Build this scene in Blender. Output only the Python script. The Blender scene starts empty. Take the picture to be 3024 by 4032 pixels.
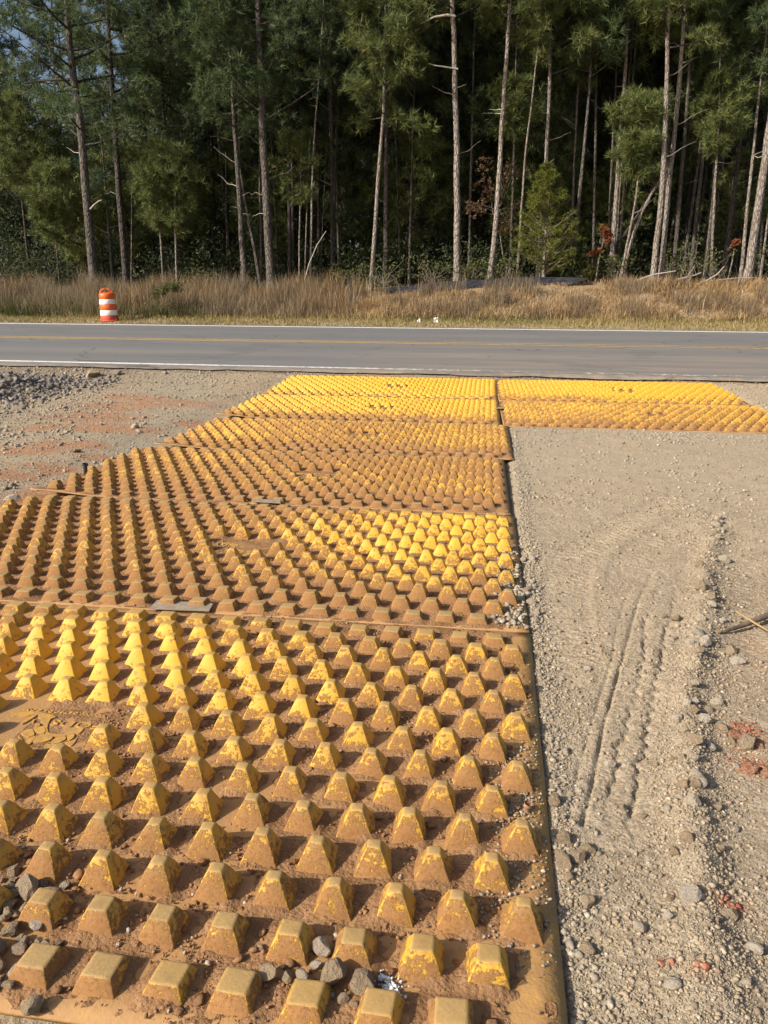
import bpy, bmesh, math, random
import numpy as np
from mathutils import Vector, Matrix

R = math.radians
S = bpy.context.scene
COL = S.collection
random.seed(7)
RNG = np.random.default_rng(7)

# ------------------------------------------------------------------ camera, sky, sun, exposure
cam_d = bpy.data.cameras.new('camera')
cam = bpy.data.objects.new('camera', cam_d)
COL.objects.link(cam)
S.camera = cam
CAM_H, PITCH, YAW, ROLL, FPX = 1.407, R(14.8798), R(8.1177), R(0.5882), 3029.0
F_ = Vector((-math.sin(YAW) * math.cos(PITCH), math.cos(YAW) * math.cos(PITCH), -math.sin(PITCH)))
R_ = Vector((math.cos(YAW), math.sin(YAW), 0))
U_ = R_.cross(F_)
R2 = R_ * math.cos(ROLL) + U_ * math.sin(ROLL)
U2 = -R_ * math.sin(ROLL) + U_ * math.cos(ROLL)
cam.matrix_world = Matrix(((R2.x, U2.x, -F_.x, 0), (R2.y, U2.y, -F_.y, 0), (R2.z, U2.z, -F_.z, CAM_H), (0, 0, 0, 1)))
cam_d.sensor_fit = 'VERTICAL'
cam_d.sensor_height = 36.0
cam_d.lens = FPX / 4032.0 * 36.0
cam_d.clip_start = 0.05
cam_d.clip_end = 2000

SUN_DIR = Vector((-0.675, -0.515, 0.530)).normalized()      # towards the sun
w = bpy.data.worlds.new('World')
S.world = w
w.use_nodes = True
nt = w.node_tree
nt.nodes.clear()
sky = nt.nodes.new('ShaderNodeTexSky')
sky.sky_type = 'NISHITA'
sky.sun_disc = False
sky.sun_elevation = math.asin(SUN_DIR.z)
sky.sun_rotation = math.atan2(SUN_DIR.x, SUN_DIR.y) % (2 * math.pi)
sky.air_density, sky.dust_density, sky.ozone_density = 1.0, 4.0, 1.0
bg = nt.nodes.new('ShaderNodeBackground')
bg.inputs['Strength'].default_value = 0.105
wo = nt.nodes.new('ShaderNodeOutputWorld')
nt.links.new(sky.outputs[0], bg.inputs[0])
nt.links.new(bg.outputs[0], wo.inputs[0])
sun_d = bpy.data.lights.new('sun', 'SUN')
sun_d.energy = 4.8
sun_d.angle = R(0.55)
sun_d.color = (1.0, 0.90, 0.76)
sun = bpy.data.objects.new('sun', sun_d)
sun.rotation_euler = SUN_DIR.to_track_quat('Z', 'Y').to_euler()
COL.objects.link(sun)
S.view_settings.view_transform = 'Standard'
S.view_settings.look = 'None'
S.view_settings.gamma = 1.0
S.view_settings.use_curve_mapping = False
S.view_settings.exposure = 0.42
S.cycles.max_bounces = 6
S.cycles.transparent_max_bounces = 6


# ------------------------------------------------------------------ noise (numpy)
def _hash(ix, iy, seed):
    n = (ix.astype(np.int64) * 374761393 + iy.astype(np.int64) * 668265263 + seed * 1442695041) & 0xFFFFFFFF
    n = ((n ^ (n >> 13)) * 1274126177) & 0xFFFFFFFF
    n = (n ^ (n >> 16)) & 0xFFFFFFFF
    return n / 4294967295.0


def vnoise(x, y, seed=0):
    x = np.asarray(x, float); y = np.asarray(y, float)
    ix = np.floor(x); iy = np.floor(y)
    fx = x - ix; fy = y - iy
    fx = fx * fx * (3 - 2 * fx); fy = fy * fy * (3 - 2 * fy)
    a = _hash(ix, iy, seed); b = _hash(ix + 1, iy, seed)
    c = _hash(ix, iy + 1, seed); d = _hash(ix + 1, iy + 1, seed)
    return (a * (1 - fx) + b * fx) * (1 - fy) + (c * (1 - fx) + d * fx) * fy


def fbm(x, y, seed=0, octv=4):
    s = 0; a = 0.5; t = 0
    for o in range(octv):
        s = s + a * vnoise(np.asarray(x) * 2 ** o, np.asarray(y) * 2 ** o, seed + o * 17); t += a; a *= 0.5
    return s / t


def sm(a, b, x):
    t = np.clip((np.asarray(x, float) - a) / (b - a), 0, 1)
    return t * t * (3 - 2 * t)


# ------------------------------------------------------------------ ground shape
PY = [-400, 0, 3.24, 5.37, 7.5, 9.63, 11.75, 13.88, 14.4, 17.9, 21.3, 21.6, 22.3, 23.3]
PZ = [0, 0, 0, -.015, -.010, .007, .072, .200, .27, .595, .84, .87, .97, 1.05]
RY, RZ = [23.3, 24.2, 25.3, 26.3, 28, 33, 60, 120, 400], [1.05, 1.40, 1.88, 2.16, 2.28, 2.4, 3.0, 4.0, 4.0]
LY, LZ = [23.3, 23.8, 25, 27, 30, 60, 120, 400], [1.05, 1.10, 1.30, 1.75, 2.05, 2.8, 4.0, 4.0]
ROAD_Y0, ROAD_Y1 = 14.02, 21.55


def zbase(x, y):
    x = np.asarray(x, float); y = np.asarray(y, float)
    z = np.interp(y, PY, PZ)
    s = sm(-9.0, 2.5, x)
    far = s * np.interp(y, RY, RZ) + (1 - s) * np.interp(y, LY, LZ)
    z = np.where(y > 23.3, far, z)
    return z + 0.002 * np.clip(x + 4, -30, 30) * sm(13.9, 18.0, y)


def path_d(px, py, pts, width):
    """signed offset to the right of a polyline and the distance along it, for points near it"""
    best = np.full(px.shape, 9.0); side = np.zeros(px.shape); along = np.zeros(px.shape); acc = 0
    for (x0, y0), (x1, y1) in zip(pts[:-1], pts[1:]):
        L = math.hypot(x1 - x0, y1 - y0); ux, uy = (x1 - x0) / L, (y1 - y0) / L
        t = np.clip((px - x0) * ux + (py - y0) * uy, 0, L)
        dx = px - x0 - t * ux; dy = py - y0 - t * uy
        d = np.hypot(dx, dy)
        m = d < best
        best = np.where(m, d, best)
        side = np.where(m, np.where(dx * uy - dy * ux > 0, d, -d), side)
        along = np.where(m, acc + t, along)
        acc += L
    return side, along, best


GROOVE = [(.30, 1.95), (.356, 2.171), (.433, 2.527), (.49, 2.741), (.537, 2.924), (.60, 3.16), (.647, 3.342), (.75, 3.75), (.88, 4.15), (1.05, 4.6), (1.35, 5.2)]
GROOVE2 = [(.26, 1.95), (.322, 2.249), (.38, 2.487), (.462, 2.793), (.53, 3.05), (.60, 3.4), (.70, 3.8), (.85, 4.3), (1.15, 4.95)]
LUGL = [(.36, 1.95), (.389, 2.099), (.423, 2.252), (.482, 2.488), (.559, 2.753), (.66, 3.1), (.75, 3.5), (.86, 3.9), (1.02, 4.4)]
LUGR = [(.42, 1.85), (.44, 2.018), (.455, 2.11), (.508, 2.292), (.574, 2.566), (.644, 2.823), (.703, 3.0), (.841, 3.456), (.93, 3.8), (1.06, 4.25), (1.25, 4.75)]
ARC = [(.36, 2.9), (.38, 3.5), (.42, 4.0), (.503, 4.459), (.646, 4.774), (.838, 5.138), (1.291, 5.93), (1.575, 6.449), (2.2, 7.3), (2.9, 8.3), (3.6, 9.2)]
ARC2 = [(.75, 4.05), (.86, 4.5), (1.02, 4.85), (1.25, 5.25), (1.75, 6.1), (2.4, 7.0), (3.2, 8.0)]
RTRACK = [(1.02, 3.1), (1.134, 3.562), (1.365, 4.274), (1.507, 4.984), (1.60, 5.4)]
WIND = [(.46, 1.1), (.581, 1.774), (.621, 2.047), (.653, 2.25), (.709, 2.435), (.75, 2.69), (.884, 3.116), (1.026, 3.544), (1.178, 4.163), (1.492, 5.201), (1.62, 5.6)]
PILE = (-8.0, 11.15)


def windrow(x, y):
    s, a, d = path_d(x, y, WIND, .2)
    wid = .05 + .03 * vnoise(a * 5, a * 0, 3)
    return np.exp(-(d / wid) ** 2) * sm(0, .5, a) * (1 - sm(4.0, 4.5, a)), d


def zground(x, y):
    z = zbase(x, y).copy()
    near = (y < 14.1)
    fine = sm(0.0, .3, x) * (y < 14)
    rough = np.where(y > 21.5, 1.6, 1.0)
    z = z + rough * (.020 * (fbm(x * 1.3, y * 1.3, 1) - .5) + .010 * (fbm(x * 7, y * 7, 2, 3) - .5))
    z = z + (.010 - .004 * fine) * (fbm(x * 28, y * 28, 4, 3) - .5) * near
    z = z + .30 * (fbm(x * .55, y * .8, 12, 3) - .5) * sm(23.6, 24.3, y) * (1 - sm(25.2, 26.0, y)) * sm(-8, -4, x)
    # under the mats the ground stays below the plates, and falls away beside the nearest mat's right edge
    inmat = sm(-4.2, -3.6, x) * (1 - sm(.10, .24, x)) * (1 - sm(13.66, 13.80, y))
    inmat = np.maximum(inmat, sm(.0, .14, y - 9.57 - .035 * (x - .1)) * (1 - sm(13.66, 13.80, y)) * sm(0, .2, x) * (1 - sm(3.66, 3.85, x)))
    z = z - .045 * inmat
    z = z - .013 * (1 - sm(1.4, 1.75, y)) * sm(.1, .2, x) * (1 - sm(.26, .38, x)) * near
    z = z - .008 * near * (x > .1)
    # tyre marks
    for g, dep, wd in ((GROOVE, .016, .0065), (GROOVE2, .007, .005)):
        s, a, d = path_d(x, y, g, .1)
        z = z - dep * np.exp(-(d / wd) ** 2) * (.5 + vnoise(a * 9, a * 0, 5)) * near * (1 - .85 * sm(3.0, 4.2, y))
    for g, dep in ((LUGL, .015), (LUGR, .019)):
        s, a, d = path_d(x, y, g, .1)
        zz = .016 * (2 * np.abs((a / .085) % 1 - .5) - .5) + .035 * (vnoise(a * 9, a * 0, 8) - .5) + .012 * (vnoise(a * 40, a * 0, 9) - .5)
        e = s - zz
        z = z - dep * np.exp(-(np.clip(e, 0, 9) / .018) ** 2) * (.35 + .9 * vnoise(a * 14, a * 0, 10)) * sm(-.003, .003, e) * (d < .2) * sm(0, .2, a) * near * (1 - .8 * sm(3.0, 4.3, y))
    for g in (ARC, ARC2, RTRACK):
        s, a, d = path_d(x, y, g, .3)
        z = z + .0055 * np.sin(2 * np.pi * (a / .058 + np.abs(s) * 7 + .5 * vnoise(a * 5, s * 20, 15))) * sm(.30, .62, fbm(x * 4, y * 4, 16, 3)) * (1 - sm(.09, .12, d)) * sm(.0, .3, a) * near
        z = z - .006 * (1 - sm(.10, .15, d)) * near
    wr, _ = windrow(x, y)
    z = z + (.020 + .036 * fbm(x * 11, y * 11, 6)) * wr * near
    # stone pile on the left
    r = np.hypot((x - PILE[0]) / 1.3, (y - PILE[1]) / 1.9)
    z = z + .22 * (1 - sm(.2, 1.0, r)) * near
    r = np.hypot((x + 7.2) / 1.4, (y - 13.2) / .55)
    z = z + .05 * (1 - sm(.2, 1.0, r)) * near
    # the road has its own sheet: keep the ground below it
    z = z - .09 * sm(14.13, 14.4, y) * (1 - sm(21.4, 21.56, y))
    return z


def z1(x, y):
    return float(zground(np.array([x]), np.array([y]))[0])


def zb1(x, y):
    return float(zbase(np.array([x]), np.array([y]))[0])


# ------------------------------------------------------------------ object helpers
def mesh_np(name, v, f, mats=(), attrs=None, smooth=False, midx=None):
    """v: (n,3), f: (m,3|4) index array; attrs: {name: (domain, float array)}"""
    v = np.ascontiguousarray(v, np.float32); f = np.ascontiguousarray(f, np.int32)
    me = bpy.data.meshes.new(name)
    me.vertices.add(len(v)); me.vertices.foreach_set('co', v.ravel())
    k = f.shape[1]
    me.loops.add(f.size); me.loops.foreach_set('vertex_index', f.ravel())
    me.polygons.add(len(f))
    me.polygons.foreach_set('loop_start', np.arange(0, f.size, k, dtype=np.int32))
    try:
        me.polygons.foreach_set('loop_total', np.full(len(f), k, np.int32))
    except Exception:
        pass
    if smooth:
        me.polygons.foreach_set('use_smooth', np.ones(len(f), bool))
    for m in mats:
        me.materials.append(m)
    if midx is not None:
        me.polygons.foreach_set('material_index', np.ascontiguousarray(midx, np.int32))
    for an, (dom, arr) in (attrs or {}).items():
        at = me.attributes.new(an, 'FLOAT', dom)
        at.data.foreach_set('value', np.ascontiguousarray(arr, np.float32))
    me.update()
    me.validate()
    return me


def put(name, me, parent=None, loc=(0, 0, 0), rot=(0, 0, 0), sc=(1, 1, 1)):
    o = bpy.data.objects.new(name, me)
    COL.objects.link(o)
    o.location = loc; o.rotation_euler = rot; o.scale = sc
    if parent is not None:
        o.parent = parent
    return o


def tag(o, label=None, cat=None, group=None, kind=None):
    if label: o['label'] = label
    if cat: o['category'] = cat
    if group: o['group'] = group
    if kind: o['kind'] = kind
    return o


def empty(name, loc, label, cat, group=None, rotz=0):
    o = bpy.data.objects.new(name, None)
    COL.objects.link(o)
    o.empty_display_size = .1
    o.location = loc; o.rotation_euler = (0, 0, rotz)
    return tag(o, label, cat, group)


def bm_mesh(name, bm, mats=(), smooth=False):
    me = bpy.data.meshes.new(name)
    bm.to_mesh(me); bm.free()
    for m in mats:
        me.materials.append(m)
    if smooth:
        me.polygons.foreach_set('use_smooth', np.ones(len(me.polygons), bool))
    return me


def tube(pts, rad, n=8, cap=True):
    """tube along pts with a radius per point -> (verts, quads)"""
    P = np.array(pts, float); rad = np.broadcast_to(np.array(rad, float), (len(P),))
    T = np.gradient(P, axis=0); T /= np.linalg.norm(T, axis=1)[:, None] + 1e-9
    ref = np.array([0, 0, 1.0]) if abs(T[0][2]) < .9 else np.array([1.0, 0, 0])
    a = np.cross(T, ref); a /= np.linalg.norm(a, axis=1)[:, None] + 1e-9
    b = np.cross(T, a)
    th = np.arange(n) / n * 2 * np.pi
    V = P[:, None] + rad[:, None, None] * (np.cos(th)[None, :, None] * a[:, None] + np.sin(th)[None, :, None] * b[:, None])
    V = V.reshape(-1, 3)
    i = np.arange(len(P) - 1)[:, None] * n; j = np.arange(n)[None]; j2 = (j + 1) % n
    Fq = np.stack([i + j, i + j2, i + n + j2, i + n + j], -1).reshape(-1, 4)
    if cap:
        V = np.vstack([V, P[-1:] + T[-1:] * rad[-1] * .6])
        e = (len(P) - 1) * n
        c = np.array([[e + q, e + (q + 1) % n, len(V) - 1, len(V) - 1] for q in range(n)])
        Fq = np.vstack([Fq, c])
    return V, Fq


def quads_to_tris(q):
    return np.vstack([q[:, [0, 1, 2]], q[:, [0, 2, 3]][q[:, 2] != q[:, 3]]])


def merge(parts):
    """[(v,f)...] -> v,f"""
    off = 0; V = []; Fc = []
    for v, f in parts:
        V.append(v); Fc.append(np.asarray(f) + off); off += len(v)
    return np.vstack(V), np.vstack(Fc)


# ------------------------------------------------------------------ materials
class NT:
    def __init__(s, name, rough=.9, spec=.2):
        s.m = bpy.data.materials.new(name); s.m.use_nodes = True
        s.t = s.m.node_tree; s.b = s.t.nodes['Principled BSDF']
        s.b.inputs['Roughness'].default_value = rough
        s.b.inputs['Specular IOR Level'].default_value = spec

    def n(s, kind, **kw):
        x = s.t.nodes.new('ShaderNode' + kind)
        for k, v in kw.items():
            setattr(x, k, v)
        return x

    def l(s, a, b):
        s.t.links.new(a, b)

    def coord(s, kind='Position'):
        if kind == 'Position':
            return s.n('NewGeometry').outputs['Position']
        return s.n('TexCoord').outputs[kind]

    def attr(s, nm):
        return s.n('Attribute', attribute_name=nm).outputs['Fac']

    def rnd(s):
        return s.n('ObjectInfo').outputs['Random']

    def vec(s, op, a, b):
        x = s.n('VectorMath', operation=op)
        s.l(a, x.inputs[0])
        if isinstance(b, tuple): x.inputs[1].default_value = b
        else: s.l(b, x.inputs[1])
        return x.outputs[0]

    def noise(s, vec, scale, detail=4, rough=.6, dist=0):
        x = s.n('TexNoise'); x.inputs['Scale'].default_value = scale; x.inputs['Detail'].default_value = detail
        x.inputs['Roughness'].default_value = rough; x.inputs['Distortion'].default_value = dist
        s.l(vec, x.inputs['Vector'])
        return x.outputs['Fac']

    def vor(s, vec, scale, feature='F1', out='Distance'):
        x = s.n('TexVoronoi', feature=feature); x.inputs['Scale'].default_value = scale
        s.l(vec, x.inputs['Vector'])
        return x.outputs[out]

    def ma(s, op, a, b=0.0, c=None, clamp=False):
        x = s.n('Math', operation=op); x.use_clamp = clamp
        for i, q in enumerate((a, b) if c is None else (a, b, c)):
            if isinstance(q, (int, float)): x.inputs[i].default_value = q
            else: s.l(q, x.inputs[i])
        return x.outputs[0]

    def ramp(s, f, lo, hi, a=0.0, b=1.0):
        x = s.n('MapRange', interpolation_type='SMOOTHSTEP')
        s.l(f, x.inputs['Value'])
        for k, v in (('From Min', lo), ('From Max', hi), ('To Min', a), ('To Max', b)):
            x.inputs[k].default_value = v
        return x.outputs[0]

    def mix(s, f, a, b):
        x = s.n('Mix', data_type='RGBA')
        for inp, q in ((x.inputs['Factor'], f), (x.inputs['A'], a), (x.inputs['B'], b)):
            if isinstance(q, (int, float)): inp.default_value = q
            elif isinstance(q, tuple): inp.default_value = (*q, 1)
            else: s.l(q, inp)
        return x.outputs['Result']

    def color(s, c):
        if isinstance(c, tuple): s.b.inputs['Base Color'].default_value = (*c, 1)
        else: s.l(c, s.b.inputs['Base Color'])

    def bump(s, h, dist=.01, strength=1.0):
        x = s.n('Bump'); x.inputs['Distance'].default_value = dist; x.inputs['Strength'].default_value = strength
        s.l(h, x.inputs['Height']); s.l(x.outputs[0], s.b.inputs['Normal'])
        return x


def mat_ground():
    t = NT('ground_soil', .95, .1); p = t.coord()
    big = t.noise(p, .9, 5); mid = t.noise(p, 6, 5, .65); fine = t.noise(p, 60, 4, .7)
    c = t.mix(t.ramp(mid, .3, .7), (.295, .228, .150), (.395, .315, .215))
    c = t.mix(t.ramp(big, .45, .65, 0, .6), c, (.38, .285, .18))
    g = t.ma('MULTIPLY', t.attr('grey'), t.ramp(mid, .2, .6, .5, 1.0), clamp=True)
    c = t.mix(g, c, (.31, .275, .205))
    cl = t.ma('MULTIPLY', t.attr('clay'), t.ramp(t.noise(p, 3.5, 6, .7), .32, .54), clamp=True)
    c = t.mix(cl, c, t.mix(mid, (.33, .125, .05), (.38, .195, .095)))
    dk = t.ma('MULTIPLY', t.attr('dark'), t.ramp(mid, .2, .7, .6, 1.0), clamp=True)
    c = t.mix(dk, c, (.16, .115, .075))
    c = t.mix(t.ma('MULTIPLY', t.attr('pale'), t.ramp(mid, .25, .6, .55, .95)), c, t.mix(fine, (.39, .315, .215), (.47, .39, .28)))
    # pebbles: cells of differing tone
    cell = t.vor(p, 70, 'F1', 'Color')
    sep = t.n('SeparateColor'); t.l(cell, sep.inputs[0])
    c = t.mix(t.ramp(sep.outputs[0], .72, .9, 0, .65), c, (.44, .38, .30))
    c = t.mix(t.ramp(sep.outputs[1], .80, .95, 0, .5), c, (.17, .135, .10))
    cell2 = t.vor(p, 190, 'F1', 'Color'); sep2 = t.n('SeparateColor'); t.l(cell2, sep2.inputs[0])
    c = t.mix(t.ramp(sep2.outputs[0], .5, 1.0, 0, .45), c, (.46, .39, .30))
    c = t.mix(t.ramp(sep2.outputs[1], .55, 1.0, 0, .55), c, (.15, .115, .08))
    c = t.mix(t.ramp(fine, .30, .48, .45, 0), c, (.17, .125, .085))
    w_ = t.attr('woods')
    leaf = t.mix(t.ramp(fine, .35, .65), (.075, .05, .028), (.19, .12, .06))
    c = t.mix(w_, c, leaf)
    t.color(c)
    h = t.ma('ADD', t.ma('MULTIPLY', t.vor(p, 55), -.7), t.ma('MULTIPLY', fine, 1.2))
    h = t.ma('ADD', h, t.ma('MULTIPLY', t.noise(p, 220, 2), .5))
    t.bump(h, .006, .8)
    return t.m


def mat_asphalt():
    t = NT('asphalt', .85, .25); p = t.coord()
    agg = t.noise(p, 160, 3, .7); big = t.noise(t.vec('MULTIPLY', p, (.25, 1.2, 1)), 1.0, 5)
    c = t.mix(t.ramp(agg, .35, .65), (.108, .112, .120), (.180, .184, .192))
    c = t.mix(t.ramp(big, .35, .7, 0, .45), c, (.19, .185, .175))
    st = t.noise(t.vec('MULTIPLY', p, (.18, 3.0, 1)), 1.3, 6, .7)
    d = t.ma('MULTIPLY', t.attr('dirt'), t.ramp(st, .34, .66), clamp=True)
    c = t.mix(t.ma('MULTIPLY', d, .55), c, (.33, .25, .175))
    ed = t.ma('MULTIPLY', t.attr('edge'), t.ramp(t.noise(p, 5, 5, .7), .34, .6), clamp=True)
    c = t.mix(ed, c, (.33, .265, .19))
    cr = t.ma('MULTIPLY', t.attr('wheel'), t.ramp(big, .2, .7, .3, .8))
    c = t.mix(cr, c, (.105, .108, .113))
    ck = t.vor(t.vec('ADD', t.vec('MULTIPLY', p, (.35, .9, 1)), t.n('TexNoise').outputs['Color']), .9, 'DISTANCE_TO_EDGE')
    c = t.mix(t.ma('MULTIPLY', t.ramp(ck, .0, .012, .7, 0), t.ramp(big, .4, .6)), c, (.05, .05, .052))
    pt = t.noise(t.vec('MULTIPLY', p, (.5, 1.4, 1)), .8, 3)
    c = t.mix(t.ramp(pt, .58, .62, 0, .35), c, (.10, .102, .108))
    t.color(c); t.bump(agg, .004, .5)
    return t.m


def mat_paint(name, col):
    t = NT(name, .7, .3); p = t.coord()
    wear = t.noise(p, 9, 6, .75)
    f = t.ma('ADD', t.ramp(wear, .50, .72, 0, .75), t.ma('MULTIPLY', t.attr('worn'), t.ramp(wear, .3, .6)), clamp=True)
    t.color(t.mix(f, col, (.22, .20, .17)))
    t.bump(t.noise(p, 150, 2), .003, .4)
    return t.m


YEL, YEL2 = (.71, .405, .036), (.60, .33, .034)
MUD, MUD2 = (.315, .165, .068), (.205, .105, .048)


def mat_pyramid():
    t = NT('yellow_plastic_dirty', .62, .3)
    oc = t.coord('Object'); rn = t.rnd()
    oi = t.n('ObjectInfo'); sp = t.n('SeparateColor'); t.l(oi.outputs['Color'], sp.inputs[0])
    dirt = sp.outputs[0]; rust = sp.outputs[1]
    off = t.n('CombineXYZ'); t.l(t.ma('MULTIPLY', rn, 37.0), off.inputs[0]); t.l(t.ma('MULTIPLY', rn, 91.0), off.inputs[1])
    q = t.vec('ADD', oc, off.outputs[0])
    sx = t.n('SeparateXYZ'); t.l(oc, sx.inputs[0])
    hz = t.ma('DIVIDE', sx.outputs[2], .072)
    n1 = t.noise(t.vec('MULTIPLY', q, (1, 1, 1.5)), 26, 8, .68, .4)
    n2 = t.noise(q, 110, 5, .75)
    nm = t.n('NewGeometry'); sn = t.n('SeparateXYZ'); t.l(nm.outputs['Normal'], sn.inputs[0])
    ax_ = t.ma('ABSOLUTE', sn.outputs[0]); ay_ = t.ma('ABSOLUTE', sn.outputs[1])
    edge = t.ma('MULTIPLY', t.ramp(t.ma('MINIMUM', ax_, ay_), .22, .42), t.ramp(t.noise(q, 35, 4), .38, .58))
    y = t.mix(t.noise(q, 30, 3), YEL, YEL2)
    # thin dusty film, thicker mud low on the sides that face the traffic
    film = t.ma('ADD', t.ma('MULTIPLY', dirt, .55), t.ma('MULTIPLY', n2, .35))
    y = t.mix(t.ma('MULTIPLY', t.ramp(film, .15, .85, 0.03, .62), t.ma('SUBTRACT', 1.0, t.ma('MULTIPLY', edge, .8))), y, (.46, .255, .075))
    face = t.ma('MULTIPLY', sn.outputs[1], -.22)
    shy = t.ma('MULTIPLY', t.ma('MAXIMUM', sn.outputs[0], 0.0), -.26)
    tp = t.ma('MULTIPLY', t.ramp(sn.outputs[2], .75, .95), -.6)
    m = t.ma('ADD', t.ma('MULTIPLY', t.ma('SUBTRACT', n1, .5), 2.1), t.ma('MULTIPLY', t.ma('SUBTRACT', n2, .5), 1.5))
    m = t.ma('ADD', t.ma('ADD', t.ma('ADD', m, dirt), t.ma('MULTIPLY', edge, -.30)), t.ma('ADD', t.ma('ADD', face, shy), t.ma('ADD', tp, t.ma('MULTIPLY', hz, -.42))))
    st_ = t.noise(t.vec('MULTIPLY', q, (1, 1, .22)), 75, 3, .6)
    m = t.ma('ADD', m, t.ma('MULTIPLY', t.ma('SUBTRACT', st_, .5), .8))
    mud = t.ramp(m, .36, .66, 0, .93)
    pits = t.ma('MULTIPLY', t.ramp(t.noise(q, 170, 2, .5), .60, .70), t.ma('MULTIPLY', mud, .65))
    c = t.mix(mud, y, t.mix(t.ramp(n2, .3, .7), MUD2, MUD))
    c = t.mix(pits, c, (.10, .05, .025))
    sp1 = t.noise(q, 42, 3, .5)
    spots = t.ma('MULTIPLY', t.ramp(sp1, .60, .66, 0, .8), rust)
    c = t.mix(spots, c, (.27, .115, .042))
    # worn film of pale dust on the flat top and a clean rubbed band just below it
    top = t.ramp(sn.outputs[2], .70, .93, 0, .92)
    c = t.mix(t.ma('MULTIPLY', top, t.ma('ADD', t.ma('MULTIPLY', dirt, .5), .5), clamp=True), c, t.mix(t.ramp(n2, .35, .65), (.325, .225, .105), (.41, .285, .135)))
    band = t.ma('MULTIPLY', t.ramp(hz, .62, .86), t.ma('MULTIPLY', t.ramp(hz, 1.0, .9), t.ramp(t.noise(q, 18, 3), .42, .62)))
    c = t.mix(t.ma('MULTIPLY', band, t.ma('MULTIPLY', dirt, .85)), c, (.29, .185, .08))
    t.color(c)
    t.b.inputs['Roughness'].default_value = .6
    t.l(t.ramp(mud, 0, 1, .52, .95), t.b.inputs['Roughness'])
    h = t.ma('ADD', t.ma('MULTIPLY', mud, .8), t.ma('MULTIPLY', n2, .5))
    t.bump(h, .003, .8)
    return t.m


def mat_plate():
    t = NT('yellow_plate_dirty', .7, .25); p = t.coord()
    n1 = t.noise(p, 7, 6, .65); n2 = t.noise(p, 60, 4, .7)
    y = t.mix(t.ramp(n2, .3, .7), (.62, .36, .085), (.50, .29, .095))
    m = t.ma('ADD', n1, t.ma('MULTIPLY', t.attr('mud'), .5))
    c = t.mix(t.ramp(m, .30, .70, .15, .9), y, t.mix(n2, (.29, .165, .075), (.40, .235, .11)))
    t.color(c); t.bump(t.ma('ADD', n2, t.ma('MULTIPLY', n1, 1.5)), .004, .6)
    return t.m


def mat_mud():
    t = NT('dried_mud', .97, .08); p = t.coord()
    n1 = t.noise(p, 9, 5, .65); n2 = t.noise(p, 75, 4, .75)
    c = t.mix(t.ramp(n1, .3, .7), (.215, .118, .058), (.335, .195, .10))
    c = t.mix(t.ramp(n2, .55, .8, 0, .5), c, (.40, .26, .15))
    c = t.mix(t.ramp(n2, .25, .42, .5, 0), c, (.12, .066, .036))
    t.color(c)
    h = t.ma('ADD', t.ma('MULTIPLY', t.vor(p, 95), -.6), t.ma('MULTIPLY', n2, 1.4))
    t.bump(h, .006, 1.0)
    return t.m


def mat_stone(name, cols, dust=(.42, .32, .21), dusty=.6):
    t = NT(name, .9, .2); oc = t.coord('Object'); rn = t.rnd()
    off = t.n('CombineXYZ'); t.l(t.ma('MULTIPLY', rn, 53.0), off.inputs[0])
    q = t.vec('ADD', oc, off.outputs[0])
    n1 = t.noise(q, 2.2, 6, .7); n2 = t.noise(q, 9, 4, .7)
    tone = t.n('ValToRGB'); t.l(rn, tone.inputs[0])
    el = tone.color_ramp.elements
    for i, c in enumerate(cols):
        e = el[i] if i < 2 else el.new(.5)
        e.position = i / (len(cols) - 1); e.color = (*c, 1)
    c = t.mix(t.ramp(n1, .52, .7, 0, .7), tone.outputs[0], (.48, .42, .34))
    c = t.mix(t.ramp(n2, .3, .46, .35, 0), c, (.14, .115, .09))
    nm = t.n('NewGeometry'); sn = t.n('SeparateXYZ'); t.l(nm.outputs['Normal'], sn.inputs[0])
    c = t.mix(t.ma('MULTIPLY', t.ramp(n1, .35, .6), dusty), c, dust)
    t.color(c); t.bump(t.ma('ADD', n1, t.ma('MULTIPLY', n2, .5)), .12, .7)
    return t.m


def mat_gravel(name, a, b, c3):
    t = NT(name, .95, .1); tn = t.attr('tone'); p = t.coord()
    c = t.mix(t.ramp(tn, .0, .6), a, b)
    c = t.mix(t.ramp(tn, .88, 1.0), c, c3)
    c = t.mix(t.ramp(t.noise(p, 120, 3, .7), .3, .6, .4, 0), c, tuple(x * .55 for x in a))
    t.color(c); t.bump(t.noise(p, 180, 3), .004, .6)
    return t.m


def mat_simple(name, a, b, scale=20, rough=.8, spec=.25, bump=.004, coord='Object', lo=.35, hi=.65):
    t = NT(name, rough, spec); p = t.coord(coord)
    n = t.noise(p, scale, 5, .65)
    t.color(t.mix(t.ramp(n, lo, hi), a, b)); t.bump(n, bump, .6)
    return t.m


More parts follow.
